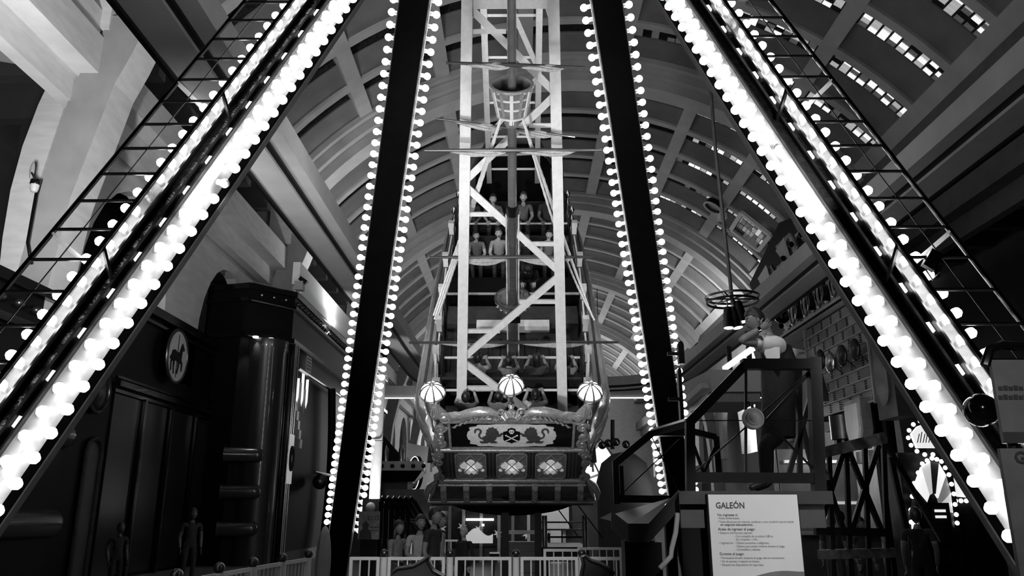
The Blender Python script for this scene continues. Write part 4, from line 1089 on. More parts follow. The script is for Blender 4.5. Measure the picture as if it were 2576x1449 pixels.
# organ of ring pipes under the track
og = thing('ring_organ', (9.0, 22.5, 6.95), 'row of dark ring pipes over a toothed ledge under the right track', 'stage set')
MB().hexa([(RX - 0.15, 18.5, 6.98), (RX + 0.5, 18.5, 6.98), (RX + 0.5, 26.2, 6.98), (RX - 0.15, 26.2, 6.98), (RX - 0.05, 18.5, 7.22), (RX + 0.5, 18.5, 7.22), (RX + 0.5, 26.2, 7.22), (RX - 0.05, 26.2, 7.22)]).build('ledge', LGREY, og)
mb = MB()
for k in range(60): mb.box((RX - 0.14, 18.7 + 0.125 * k, 7.03), (0.08, 0.05, 0.07))
tag(mb.build('ledge_teeth', BLACK, og), kind='stuff')
for k in range(6):
    y = 25.6 - 1.15 * k
    MB().span((RX + 0.28, y - 0.30, 7.22), (RX + 0.34, y + 0.25, 8.6)).build('back_board', LGREY, og)
    MB().tube([(RX + 0.05 - 0.02 * 0, y - 0.62 + 0.26 * math.cos(2 * PI * j / 24), 7.78 + 0.42 * math.sin(2 * PI * j / 24)) for j in range(24)], 0.035, 8, closed=True).build('ring_pipe', STEEL, og, True)
    MB().lathe([(0, 0.02), (0.24, 0.02), (0.24, 0.35)], 18, Matrix.Translation((RX + 0.1, y - 0.62, 7.78)) @ Matrix.Rotation(PI / 2, 4, 'Y')).build('pipe_mouth', BLACKG, og, True)
    MB().tube([(RX + 0.0, y + 0.15, 7.27), (RX + 0.0, y - 0.35, 7.27)], 0.045, 8).build('bar_lamp', STEEL, og, True)
# mirror fins above the track
mf = thing('mirror_fins', (10.6, 27, 8.6), 'cluster of tall mirrored fins with black balls above the right track', 'stage set')
for k, (xa, ya, xt, yt) in enumerate(((1905, 700, 1990, 860), (1950, 620, 2050, 800), (1995, 560, 2090, 740))):
    for j in range(2):
        w = 46
        q = [onX(x_, y_, 10.4 + 0.25 * j) for x_, y_ in ((xa + 48 * j, ya - 28 * j), (xa + 34 + 48 * j, ya - 34 - 28 * j), (xt + 40 + 30 * j, yt - 30), (xt + 30 * j, yt))]
        mb = MB().hexa([tuple(v) for v in q] + [tuple(v + Vector((0.08, 0, 0))) for v in q]); mb.build('mirror_fin', MIRROR, mf)
    for (dx, dy) in ((40, -5), (62, 8), (45, 40), (95, 70), (60, 120), (20, 30)):
        MB().sphere(onX(xa + dx, ya + dy, 10.2), 0.11, 10, 8).build('ball', BLACK, mf, True)
    MB().sphere(onX(xa + 62, ya + 95, 10.1), 0.3, 14, 10).build('ball', BLACKG, mf, True)
q = [onX(x_, y_, 10.95) for x_, y_ in ((1885, 715), (1960, 560), (2060, 520), (2130, 720), (2020, 880), (1960, 870))]
MB().prism([(v.y, v.z) for v in q], Matrix(((0, 0, 1, 10.95), (1, 0, 0, 0), (0, 1, 0, 0), (0, 0, 0, 1))), 0.12).build('backing', BLACK, mf)
for k in range(3):
    q = [onX(1900 + 45 * k + dx, 705 - 70 * k + dy, 10.3) for dx, dy in ((6, -4), (26, -38), (44, 20), (62, 60), (52, 72), (30, 30))]
    MB().prism([(v.y, v.z) for v in q], Matrix(((0, 0, 1, 10.3), (1, 0, 0, 0), (0, 1, 0, 0), (0, 0, 0, 1))), 0.03).build('white_fin', [WHITEM, LGREY, MGREY][k], mf)
# pale service box under the track station
bx = thing('station_box', onY(1860, 960, 27), 'pale grey boxy station underside below the right track', 'station')
p0, p1 = onY(1790, 985, 26), onY(1932, 930, 26)
MB().hexa([(p0.x, 26, p0.z), (p1.x, 26, p0.z), (p1.x, 29.5, p0.z - 0.1), (p0.x - 0.4, 29.5, p0.z - 0.1), (p0.x, 26, p1.z), (p1.x, 26, p1.z), (p1.x, 29.5, p1.z), (p0.x - 0.4, 29.5, p1.z)]).build('box', mat('station_grey', 0.45, 0.6, noise=0.06), bx)
MB().span((p0.x - 0.1, 26.1, p0.z - 0.32), (p1.x - 0.3, 29, p0.z - 0.05)).build('lower_box', MGREY, bx)
MB().bar((p0.x - 0.2, 26, p0.z + 0.2), (p0.x - 1.6, 29, p0.z - 1.2), 0.3, 0.2).build('bracket', LGREY, bx)
MB().bar(onY(1824, 926, 27.0), onY(1900, 872, 24.6), 0.2, 0.1).build('lit_edge', NEON, bx)
for hy in (26.5, 29.0): MB().span((7.82, hy - 0.05, p1.z - 0.02), (7.98, hy + 0.05, 7.46)).build('hanger', DARKM, bx)

# framed lattice panel and loudspeaker ring on the vault
gp = [on_vault(x, y, RV - 0.15) for x, y in ((1866, 535), (1938, 592), (1908, 630), (1840, 577))]
gr = thing('lattice_skylight', sum(gp, Vector()) / 4, 'pale-framed lattice skylight on the dark right side of the vault', 'skylight')
gc = sum(gp, Vector()) / 4; nin = (Vector((X0, gc.y, ZC)) - gc).normalized()
for k in range(4): MB().bar(gp[k], gp[(k + 1) % 4], 0.22, 0.16, nin).build('frame', WHITEM, gr)
for i in range(8):
    for j in range(4):
        u0, u1, v0, v1 = (i + 0.06) / 8, (i + 0.94) / 8, (j + 0.06) / 4, (j + 0.94) / 4
        bl = lambda u, v: (gp[0] * (1 - u) + gp[1] * u) * (1 - v) + (gp[3] * (1 - u) + gp[2] * u) * v - nin * 0.1
        q = [bl(u0, v0), bl(u1, v0), bl(u1, v1), bl(u0, v1)]
        MB().hexa([tuple(v) for v in q] + [tuple(v + nin * 0.05) for v in q]).build('pane', GLB[random.choice((0, 0, 0, 1, 1, 2))], gr)
c = on_vault(1795, 520, RV - 0.3)
rg = thing('ring_speaker', c, 'white ring-shaped loudspeaker with small box fixed to the vault', 'loudspeaker')
nin = (Vector((X0, c.y, ZC)) - c).normalized(); M = frame(c, (0, 1, 0), Vector((0, 1, 0)).cross(nin))
M = Matrix.Translation(c) @ nin.to_track_quat('Z', 'Y').to_matrix().to_4x4()
MB().tube([M @ Vector((0.48 * math.cos(2 * PI * k / 28), 0.48 * math.sin(2 * PI * k / 28), 0.1)) for k in range(28)], 0.05, 8, closed=True).build('ring', WHITEM, rg, True)
MB().lathe([(0.0, 0.05), (0.44, 0.05), (0.48, -0.2)], 24, M).build('cone', BLACK, rg, True)
q = on_vault(1817, 546, RV - 0.4); MB().box(q, (0.35, 0.6, 0.3)).build('bracket_box', WHITEM, rg)

# ring lamp with par cans on a pole
LY = 14.0
c = onY(1842, 752, LY)
rl = thing('ring_lamp_rig', (c.x, LY, c.z - 0.5), 'hanging ring rig with spotlights on a long pole at the right', 'lamp rig')
MB().tube([(c.x, LY, c.z - 0.1), (c.x - 0.1, LY, c.z + 3.0), (c.x - 0.12, LY, 16.2)], 0.035, 8).build('pole', DARK, rl, True)
for dz, r, m in ((0.03, 0.47, DARKM), (-0.06, 0.45, BLACK)):
    MB().tube([(c.x + r * math.cos(2 * PI * k / 36), LY + r * math.sin(2 * PI * k / 36), c.z + dz) for k in range(36)], 0.022, 8, closed=True).build('hoop', m, rl, True)
for k in range(3):
    a = PI * k / 3; MB().tube([(c.x - 0.47 * math.cos(a), LY - 0.47 * math.sin(a), c.z), (c.x + 0.47 * math.cos(a), LY + 0.47 * math.sin(a), c.z)], 0.016, 6).build('spoke', DARKM, rl, True)
for xp, yp, tx, tz in ((1832, 800, -0.05, -1), (1862, 785, 0.12, -1), (1850, 800, 0.1, -0.8)):
    p = onY(xp, yp, LY); d = Vector((tx, -0.15, tz)).normalized(); M = Matrix.Translation(p) @ d.to_track_quat('Z', 'Y').to_matrix().to_4x4()
    MB().lathe([(0.0, -0.2), (0.07, -0.2), (0.085, -0.05), (0.095, 0.2)], 16, M).build('par_can', BLACK, rl, True)
    MB().lathe([(0.0, 0.17), (0.09, 0.19)], 16, M).build('lens', mat('par_lit', 0.9, 0.3, noise=0, emit=2.5), rl, True)
    MB().tube([p - d * 0.15, Vector((p.x, LY, c.z))], 0.012, 6).build('yoke', DARKM, rl, True)

# =================================================================== GAME MACHINES, lower right
GY = 13.0
def gp2(x, y): return onY(x, y, GY)
wg = thing('wheel_game', (gp2(2345, 1300).x, GY, 0), 'fan-shaped lit wheel game ringed with small bulbs, lower right', 'game machine')
sb_me = MB().sphere((0, 0, 0), 0.035, 8, 6).mesh('bulb', [mat('small_bulb_lit', 0.9, 0.3, noise=0, emit=3.0)], True)
SEG = [mat('wheel_white', 0.8, 0.4, noise=0.05, emit=0.8), mat('wheel_grey', 0.3, 0.4, noise=0.05, emit=0.12), mat('wheel_pale', 0.6, 0.4, noise=0.05, emit=0.45), mat('wheel_dark', 0.05, 0.4, noise=0.05)]
cc = gp2(2350, 1285)
out = [(2298, 1345), (2294, 1290), (2300, 1225), (2318, 1175), (2340, 1160), (2362, 1165), (2380, 1195), (2392, 1240), (2398, 1290), (2402, 1330)]
seq = [0, 3, 0, 2, 3, 0, 1, 2, 3]
for k in range(9):
    a, b = gp2(*out[k]), gp2(*out[k + 1])
    i0, i1 = cc.lerp(a, 0.35), cc.lerp(b, 0.35)
    q = [i0, a, b, i1]
    MB().hexa([tuple(v) for v in q] + [tuple(v + Vector((0, 0.05, 0))) for v in q]).build('wheel_segment', SEG[seq[k]], wg)
for k in range(9):
    a, b = gp2(*out[k]), gp2(*out[k + 1])
    for t in (0.1, 0.6): link('bulb', sb_me, wg, Matrix.Translation(a.lerp(b, t) * 1.0 + Vector(((a.lerp(b, t).x - cc.x) * 0.1, -0.03, (a.lerp(b, t).z - cc.z) * 0.06))))
MB().span((cc.x - 0.28, GY - 0.05, cc.z - 0.5), (cc.x + 0.22, GY + 0.06, cc.z + 0.12)).build('hub_box', BLACK, wg)
for k in range(2): MB().span((cc.x - 0.02, GY - 0.08, cc.z - 0.02 - 0.09 * k), (cc.x + 0.14, GY - 0.05, cc.z + 0.02 - 0.09 * k)).build('lit_slot', SEG[0], wg)
MB().span((cc.x - 0.42, GY + 0.08, 0), (cc.x + 0.42, GY + 0.6, cc.z + 0.9)).build('cabinet', BLACK, wg)
hc = gp2(2328, 1105)
head = [(-0.18, -0.14), (-0.24, 0.08), (-0.12, 0.2), (0.0, 0.24), (0.16, 0.18), (0.22, 0.0), (0.18, -0.14)]
MB().prism(head, Matrix(((1, 0, 0, hc.x), (0, 0, -1, GY), (0, 1, 0, hc.z), (0, 0, 0, 1))), 0.06).build('header', SEG[0], wg)
for k in range(8): MB().bar((hc.x - 0.17 + 0.045 * k, GY - 0.07, hc.z - 0.06), (hc.x - 0.12 + 0.045 * k, GY - 0.07, hc.z + 0.08 + 0.03 * (k % 2)), 0.012, 0.01).build('scribble', BLACK, wg)
for k in range(14):
    a = 2 * PI * k / 14; link('bulb', sb_me, wg, Matrix.Translation((hc.x + 0.29 * math.cos(a), GY - 0.04, hc.z + 0.02 + 0.27 * math.sin(a))))
mc = gp2(2432, 1210)
mq = thing('marquee_game', (mc.x, GY + 0.3, 0), 'white lit marquee sign edged with bulbs at the lower right', 'game machine')
MB().prism([(-0.2, -0.22), (0.22, -0.26), (0.2, 0.1), (0.05, 0.22), (-0.22, 0.2)], Matrix(((1, 0, 0, mc.x), (0, 0, -1, GY + 0.25), (0, 1, 0, mc.z), (0, 0, 0, 1))), 0.05).build('marquee', SEG[0], mq)
text_mesh('PLA', 0.16, Matrix.Translation((mc.x - 0.02, GY + 0.19, mc.z - 0.02)) @ Matrix.Rotation(PI / 2, 4, 'X'), mq, BLACK)
for k in range(5): link('bulb', sb_me, mq, Matrix.Translation((mc.x - 0.27, GY + 0.2, mc.z + 0.25 - 0.11 * k)))
for k in range(6): link('bulb', sb_me, mq, Matrix.Translation((mc.x - 0.2 + 0.085 * k, GY + 0.2, mc.z - 0.3)))
MB().span((mc.x - 0.3, GY + 0.3, 0), (mc.x + 0.6, GY + 0.8, mc.z + 0.3)).build('cabinet', BLACK, mq)
# back counter of the stalls
st = thing('stall_counter', (7.6, 19.6, 0), 'low grey stall with lit ledges behind the lattice gate', 'stall')
MB().span((6.7, 19.6, 0), (8.6, 20.0, 1.05)).build('counter_body', DARK, st)
MB().span((6.6, 19.4, 1.05), (8.6, 20.0, 1.12)).build('counter_top', MGREY, st)
MB().span((6.7, 20.6, 1.15), (8.6, 20.7, 3.1)).build('back_panel', mat('stall_back', 0.14, 0.5, noise=0.1), st)
for z in (1.75, 2.75): MB().span((6.8, 20.45, z), (8.5, 20.55, z + 0.07)).build('lit_ledge', mat('ledge_lit', 0.8, 0.5, noise=0.4, scale=3, emit=0.35), st)
point('stall_lamp', (7.6, 19.8, 2.9), 18, 0.1)
# =================================================================== OPERATOR BOOTH
BY = 6.6
def B(x, y, Y=BY): return onY(x, y, Y)
bo = thing('operator_booth', (2.1, 7.2, 0), 'raised dark tubular operator booth with railings, right of the ship', 'booth')
TUBE = mat('booth_tube', 0.008, 0.3, metal=0.0, noise=0.2, scale=8, spec=0.25)
def rl_(a, b, w=0.075, h=0.075, name='rail', m=None): MB().bar(a, b, w, h, (0, -1, 0)).build(name, m or TUBE, bo)
zf = B(1900, 1236).z                      # booth floor
rl_(B(1735, 1055), B(1737, 1242), 0.072, 0.072, 'post'); rl_(B(1735, 1062), B(1874, 918), 0.075, 0.06)
rl_(B(1866, 917), B(2050, 917), 0.085, 0.10); rl_(B(2047, 900), B(2060, 1242), 0.095, 0.095, 'post')
rl_(B(1745, 1201), B(2056, 1203), 0.08, 0.08); rl_(B(1745, 1058), B(2045, 1058), 0.008, 0.008, 'cable'); rl_(B(1876, 925), B(1876, 1200), 0.02, 0.02, 'stay')
rl_(B(1745, 1190), B(2040, 930), 0.012, 0.012, 'cable'); rl_(B(1880, 1010), B(2056, 1190), 0.016, 0.016, 'cable'); rl_(B(2045, 930), B(1920, 1065), 0.02, 0.02, 'stay')
# rear railing bay on the left
Y2 = 8.2
for a, b, w in (((1547, 1166), (1645, 1086), 0.07), ((1640, 1088), (1730, 1088), 0.07), ((1548, 1160), (1552, 1268), 0.06), ((1562, 1172), (1566, 1262), 0.04), ((1550, 1255), (1690, 1256), 0.07),
                ((1745, 1086), (1800, 1100), 0.06), ((1800, 1098), (1808, 1205), 0.06), ((1640, 1100), (1706, 1232), 0.01), ((1560, 1245), (1710, 1105), 0.012), ((1805, 1110), (1770, 1190), 0.03), ((1745, 1120), (1770, 1190), 0.03)):
    rl_(B(*a, Y2), B(*b, Y2), w, w)
rl_(B(1770, 1190, Y2), B(1772, 1215, Y2), 0.07, 0.07, 'post')
# sloping side rails joining the bays
rl_(B(1735, 1062), B(1640, 1088, Y2), 0.06, 0.06); rl_(B(2047, 915), B(2075, 1000, 8.6), 0.08, 0.08); rl_(B(2055, 1200), B(2080, 1200, 8.6), 0.06, 0.06)
for a, b in (((1990, 960), (2050, 1200)), ((2050, 960), (1985, 1190)), ((2010, 930), (2012, 1200))): rl_(B(*a, 8.6), B(*b, 8.6), 0.05, 0.05, 'brace')
# floor deck and skirt
x0, x1 = B(1700, 1240).x, B(2080, 1240).x
MB().hexa([(x0, BY - 0.12, zf - 0.10), (x1, BY - 0.12, zf - 0.10), (x1 + 0.2, 8.8, zf - 0.10), (x0 + 0.4, 8.4, zf - 0.10), (x0, BY - 0.12, zf), (x1, BY - 0.12, zf), (x1 + 0.2, 8.8, zf), (x0 + 0.4, 8.4, zf)]).build('deck', mat('booth_deck', 0.02, 0.5, noise=0.2), bo)
MB().span((x0 + 0.02, BY - 0.05, zf - 0.28), (x1 - 0.05, BY + 0.0, zf - 0.10)).build('skirt', DARK, bo)
for x in (x0 + 0.25, x1 - 0.25):
    for y in (BY + 0.15, 8.3): MB().span((x - 0.05, y - 0.05, 0), (x + 0.05, y + 0.05, zf - 0.10)).build('booth_leg', BLACK, bo)
MB().span((x0 + 0.3, BY + 0.3, 0.0), (x1 - 0.3, 8.0, zf - 0.12)).build('booth_base', BLACK, bo)
MB().tube([B(1705, 1290), B(1700, 1340), B(1690, 1380), B(1688, 1400), B(1660, 1430)], 0.02, 8).build('hose', MGREY, bo, True)
# steel chute tray hanging on the left of the booth
ct = thing('chute_tray', B(1620, 1330, 7.0), 'shallow polished steel tray with pale rim left of the booth', 'tray')
zr = B(1600, 1285, 7.0).z
L0, L1, L2, L3 = B(1537, 1272, 7.0), B(1580, 1322, 6.7), B(1632, 1322, 6.7), B(1703, 1240, 6.7)
R0, R3 = Vector((L0.x, 8.2, zr)), Vector((L3.x, 8.2, zr + 0.05))
zt = L1.z
MB().add([(L0.x, 7.0, zt + 0.10), (L1.x, 6.7, zt), (L2.x, 6.7, zt), (L3.x, 7.0, zt + 0.22), (L3.x, 8.0, zt + 0.10), (L0.x, 8.0, zt + 0.05)], [(0, 1, 2, 3, 4, 5)]).build('tray_top', mat('tray_steel', 0.16, 0.3, metal=0.9, noise=0.1), ct)
for a, b in (((L0.x, 7.0, zt + 0.10), (L1.x, 6.7, zt)), ((L1.x, 6.7, zt), (L2.x, 6.7, zt)), ((L2.x, 6.7, zt), (L3.x, 7.0 - 0.4, zt + 0.26))):
    a, b = Vector(a), Vector(b)
    q = [a, b, b + Vector((0, 0.03, 0)), a + Vector((0, 0.03, 0))]
    MB().hexa([tuple(v - Vector((0, 0, 0.13))) for v in q] + [tuple(v + Vector((0, 0, 0.015))) for v in q]).build('tray_rim', mat('tray_rim', 0.02, 0.5, noise=0.1), ct)
MB().span((L1.x - 0.03, 6.75, 0.0), (L2.x + 0.05, 6.95, zt - 0.12)).build('tray_leg', BLACK, ct)
MB().span((L1.x - 0.03, 6.72, zt - 0.40), (L2.x + 0.1, 6.95, zt - 0.13)).build('tray_bracket', BLACK, ct)
# round white lamp hanging from the booth rail
p = B(1895, 1053, 6.45)
gl = thing('round_lamp', p, 'round white disc lamp hanging from the booth stay', 'lamp')
M = Matrix.Translation(p) @ Matrix.Rotation(PI / 2, 4, 'X')
MB().lathe([(0, 0.05), (0.028, 0.046), (0.036, 0.036), (0.052, 0.034), (0.058, 0.02), (0.075, 0.022), (0.086, 0.01), (0.088, -0.02), (0.0, -0.03)], 32, M).build('disc', mat('lamp_cream', 0.5, 0.4, noise=0.05), gl, True)
MB().tube([p + Vector((0, 0, 0.085)), p + Vector((0, 0, 0.12))], 0.012, 6).build('hook', DARKM, gl, True)

# =================================================================== RULES SIGN
SY = 6.42
tl, tr_, bl_ = B(1781, 1244, SY), B(2005, 1246, SY), B(1793, 1449, SY)
sw = tr_.x - tl.x; sh_ = 0.92
sg_ = thing('rules_sign', (tl.x + sw / 2, SY, tl.z - sh_), 'white printed rules board titled GALEON fixed below the booth', 'sign')
MB().span((tl.x, SY, tl.z - sh_), (tl.x + sw, SY + 0.012, tl.z)).build('board', mat('sign_gloss_white', 0.62, 0.12, noise=0.03, scale=3, coat=0.6), sg_)
MB().span((tl.x - 0.01, SY + 0.012, tl.z - sh_), (tl.x + sw + 0.01, SY + 0.05, tl.z + 0.005)).build('backing', BLACK, sg_)
k_ = sw / 1500.0                       # one unit of the measured sign drawing
def SP(u, v): return Matrix.Translation((tl.x + u * k_, SY - 0.001, tl.z - v * k_)) @ Matrix.Rotation(PI / 2, 4, 'X')
INK = mat('sign_ink', 0.03, 0.6, noise=0); INK2 = mat('sign_ink_soft', 0.10, 0.6, noise=0)
def line(u, v, txt, h, wid, ink=INK2, bold=0.0): text_mesh(txt, h * k_ * 1.4, SP(u, v), sg_, ink, 'text_line', bold=bold * k_, depth=0.0006, width=wid * k_)
line(115, 225, 'GALEÓN', 100, 480, INK, 3)
line(135, 350, 'No ingreses si:', 42, 340, INK, 0.8)
line(130, 400, '• Estás embarazada.', 36, 370)
line(130, 458, '• Tenés afecciones de columna, cardíacas u otra condición que te impida', 36, 1270)
line(175, 505, 'ser asegurado adecuadamente.', 36, 540, INK, 0.8)
line(130, 580, 'Antes de ingresar al juego:', 44, 620, INK, 0.8)
line(130, 635, '• Estatura mínima para ingresar:', 36, 570)
line(390, 690, '- Con compañía de un adulto: 0,85 m.', 36, 650)
line(390, 740, '- Sin compañía: 1,10m.', 36, 390)
line(130, 795, '• Ingresá sin:', 36, 240)
line(390, 795, '- Objetos punzantes o peligrosos.', 36, 575)
line(390, 848, '- Objetos que puedan soltarse durante el juego.', 36, 830)
line(390, 900, '- Comestibles y bebidas.', 36, 420)
line(130, 972, 'Durante el juego:', 44, 400, INK, 0.8)
line(130, 1032, '• Permanecé sentado mientras el juego está en movimiento.', 36, 1070)
line(130, 1085, '• No te asomes ni saques los brazos.', 36, 650)
line(130, 1140, '• Respetá los dispositivos de seguridad.', 36, 710)
wave = [(0, 1330)] + [(1500 * t / 16, 1330 + 20 * math.sin(t * 0.5) - 120 * (0.5 - 0.5 * math.cos(PI * min(1, max(0, (t - 5) / 9))))) for t in range(1, 17)] + [(1500, 2020), (0, 2020)]
MB().prism([(u * k_, -v * k_) for u, v in wave][::-1], Matrix(((1, 0, 0, tl.x), (0, 0, -1, SY - 0.0005), (0, 1, 0, tl.z), (0, 0, 0, 1))), 0.0012).build('printed_wave', mat('wave_grey', 0.16, 0.25, noise=0.1), sg_)

# =================================================================== LATTICE GATES behind the sign
lg = thing('lattice_gate', B(2180, 1400, 9.5), 'dark lattice gate with a worn flat top bar beside the rules sign', 'gate')
WORN = mat('worn_top_bar', 0.12, 0.45, metal=0.3, noise=0.6, scale=10)
def g_(a, b, w, m=TUBE, name='lattice_bar', Y=9.5, Y_b=None): MB().bar(B(*a, Y), B(*b, Y_b or Y), w, w, (0, -1, 0)).build(name, m, lg)
g_((2052, 1143), (2222, 1102), 0.12, WORN, 'top_bar', 9.5, 8.8)
for x, y0 in ((2085, 1138), (2128, 1125), (2175, 1118), (2222, 1105)): g_((x, y0), (x + 12, 1449), 0.05, TUBE, 'upright')
for a, b in (((2060, 1150), (2120, 1330)), ((2120, 1140), (2060, 1330)), ((2135, 1135), (2215, 1330)), ((2210, 1120), (2140, 1340)), ((2222, 1105), (2370, 1360)), ((2240, 1150), (2280, 1330))): g_(a, b, 0.055)
g_((2050, 1335), (2240, 1340), 0.09); g_((2060, 1395), (2250, 1390), 0.10, WORN, 'lower_bar')

# =================================================================== SIGNS AT THE RIGHT EDGE
NY = 3.3
ns = thing('upper_notice', B(2540, 1090, NY), 'grey glossy notice board with two dark lines at the right edge', 'sign')
nm = mat('notice_gloss', 0.14, 0.25, noise=0.25, scale=5)
a, b = B(2492, 905, NY), B(2680, 1115, NY)
MB().span((a.x, NY, b.z), (b.x, NY + 0.02, a.z)).build('board', nm, ns)
MB().span((a.x, NY - 0.004, b.z), (b.x, NY, b.z + 0.045)).build('footer_band', DARK, ns)
for y in (982, 1005):
    q = B(2512, y, NY)
    for k in range(5 if y < 990 else 7): MB().span((q.x + 0.021 * k, NY - 0.003, q.z), (q.x + 0.021 * k + 0.017, NY - 0.001, q.z + 0.016 + 0.004 * (k % 2))).build('blurred_print', INK, ns)
MB().tube([(a.x + 0.05, NY + 0.03, 0), (a.x + 0.05, NY + 0.03, a.z)], 0.02, 8).build('post', BLACK, ns, True)
mb = MB(); mb.tube([B(2478, 920, NY), B(2490, 880, NY), B(2520, 868, NY), B(2576, 872, NY), B(2640, 880, NY)], 0.02, 8).build('top_hood', BLACKG, ns, True)
n2 = thing('lower_notice', B(2560, 1440, 3.1), 'grey board cut by the right edge with bold capitals', 'sign')
a = B(2515, 1128, 3.1)
MB().span((a.x, 3.1, 0.6), (a.x + 0.6, 3.12, a.z)).build('board', nm, n2)
MB().span((a.x + 0.05, 3.1, 0), (a.x + 0.1, 3.14, 0.6)).build('post', BLACK, n2)
q = B(2553, 1165, 3.1); text_mesh('GALEÓN', 0.062, Matrix.Translation((q.x, 3.098, q.z)) @ Matrix.Rotation(PI / 2, 4, 'X'), n2, INK, 'text_line', depth=0.001, bold=0.002)

# =================================================================== FENCES
FY = 11.0
FZ = B(1200, 1405, FY).z
bar_me = MB().tube([(0, 0, 0.12), (0, 0, FZ - 0.02)], 0.011, 6).mesh('baluster', WHITE, True)
def fence_panel(a, b, label, group):
    a, b = Vector(a), Vector(b)
    r = thing('safety_fence', (a + b) / 2, label, 'fence', group)
    z = Vector((0, 0, 1)); t = (b - a).normalized()
    MB().bar(a + z * FZ, b + z * FZ, 0.035, 0.04).build('top_rail', WHITE, r)
    MB().bar(a + z * 0.1, b + z * 0.1, 0.03, 0.04).build('bottom_rail', WHITE, r)
    for p in (a, b): MB().bar(p, p + z * (FZ + 0.018), 0.04, 0.04, (0, 1, 0)).build('end_stile', WHITE, r)
    n = max(3, int((b - a).length / 0.115))
    for k in range(1, n): link('baluster', bar_me, r, Matrix.Translation(a.lerp(b, k / n)))
def fence_post(x, y, label, group):  # upright between fence panels, topped with a ball
    r = thing('ball_fence_post', (x, y, 0), label, 'fence post', group)
    MB().lathe([(0.05, 0), (0.045, 0.02), (0.045, FZ + 0.0), (0.05, FZ + 0.02)], 12, Matrix.Translation((x, y, 0))).build('shaft', WHITE, r, True)
    MB().sphere((x, y, FZ + 0.065), 0.055, 14, 10).build('ball_cap', DARKM, r, True)
gx = lambda px: B(px, 1405, FY).x
front = [(884, 952), (980, 1116), (1148, 1283), (1313, 1450), (1480, 1620)]
ords = ['leftmost', 'second', 'third', 'fourth', 'rightmost']
for (a, b), o_ in zip(front, ords): fence_panel((gx(a), FY, 0), (gx(b), FY, 0), 'white barred fence panel below the galleon, %s of the front row' % o_, 'front fence panels')
for px, w in ((966, 'left of the visitors'), (1132, 'left of the galleon centre'), (1298, 'below the galleon centre'), (1464, 'right of the galleon centre')): fence_post(gx(px), FY, 'white fence post with dark ball cap, %s' % w, 'front fence posts')
sidex = [(-2.86, 6.3), (-2.82, 7.2), (-2.78, 8.1), (-2.74, 9.0), (-2.68, 9.9), (-2.6, 10.8)]
nm_ = ['nearest', 'second nearest', 'middle', 'second farthest', 'farthest']
for k in range(5): fence_panel((sidex[k][0], sidex[k][1] + 0.1, 0), (sidex[k + 1][0], sidex[k + 1][1] - 0.1, 0), 'white barred fence panel in the left side row, %s from the viewer' % nm_[k], 'side fence panels')
for k in range(6): fence_post(*sidex[k], 'white ball-capped fence post, %s from the viewer in the left row' % ('first', 'second', 'third', 'fourth', 'fifth', 'sixth')[k], 'side fence posts')
FZ2 = FZ
# queue fences further back
for (x0_, x1_, Y_, lab) in ((1035, 1090, 19.0, 'white barred queue fence behind the two young men'), (1105, 1150, 18.0, 'white barred queue fence in the gap beside the steps'), (1455, 1560, 14.0, 'white barred queue fence right of the steps'), (1370, 1460, 13.4, 'white barred queue fence under the hull, right')):
    a, b = B(x0_, 1362, Y_), B(x1_, 1362, Y_)
    fence_panel((a.x, Y_, 0), (b.x, Y_, 0), lab, 'queue fence panels')

# =================================================================== UNDER THE SHIP: steps, platform, glazed lobby
stp = thing('boarding_steps', (0.25, 15.0, 0), 'dark boarding steps under the galleon keel', 'steps')
xa, xb = B(1272, 1400, 15).x, B(1352, 1400, 15).x
for k in range(6): MB().span((xa, 14.4 + 0.28 * k, 0), (xb, 14.7 + 0.28 * k, 0.17 * (k + 1))).build('tread', DARK, stp)
for x in (xa, xb): MB().span((x - 0.06, 14.3, 0), (x + 0.06, 14.42, 1.55)).build('newel', BLACK, stp); MB().bar((x, 14.36, 1.0), (x, 16.2, 1.6), 0.05, 0.06).build('handrail', TUBE, stp)
MB().span((xa, 16.1, 1.15), (xb, 16.2, 1.22)).build('light_edge', LGREY, stp)
pl = thing('loading_platform', (1.4, 15.6, 0), 'dark loading platform with slim rails right of the boarding steps', 'platform')
pa, pb = B(1362, 1420, 15.4).x, B(1480, 1420, 15.4).x
MB().span((pa, 15.2, 0.7), (pb, 17.4, 0.95)).build('deck', BLACK, pl)
for x in (pa + 0.06, pb - 0.06): MB().lathe([(0.10, 0), (0.08, 0.7), (0.11, 0.72), (0.05, 0.8), (0.05, 1.5)], 12, Matrix.Translation((x, 15.25, 0))).build('turned_post', DARKM, pl, True)
for z in (1.12, 1.25, 1.38): MB().tube([(pa, 15.3, z), (pb, 15.3, z)], 0.018, 6).build('rail', STEEL if z > 1.2 else BLACK, pl, True)
for x in (pa, (pa + pb) / 2): MB().tube([(x + 0.1, 15.35, 1.9), (x + 0.7, 15.35, 1.1)], 0.012, 6).build('brace', BLACK, pl, True)
lob = thing('glazed_lobby', (0, 27, 0), 'dim glazed lobby wall with star decals and lit strip beneath the galleon', 'lobby')
LYY = 27.0
for k, x in enumerate((1082, 1130, 1165, 1210, 1255, 1290, 1330, 1372, 1420)):
    q = B(x, 1380, LYY); MB().span((q.x - 0.05, LYY, 0), (q.x + 0.05, LYY + 0.1, 1.75)).build('mullion', MGREY if k % 2 else LGREY, lob)
for x0_, x1_ in ((1084, 1128), (1132, 1163), (1167, 1208), (1212, 1253), (1292, 1328), (1334, 1370)):
    a, b = B(x0_, 1320, LYY), B(x1_, 1320, LYY)
    MB().span((a.x, LYY + 0.04, 0.5), (b.x, LYY + 0.06, 1.6)).build('pane', mat('lobby_glass', 0.035, 0.08, noise=0.6, scale=2), lob)
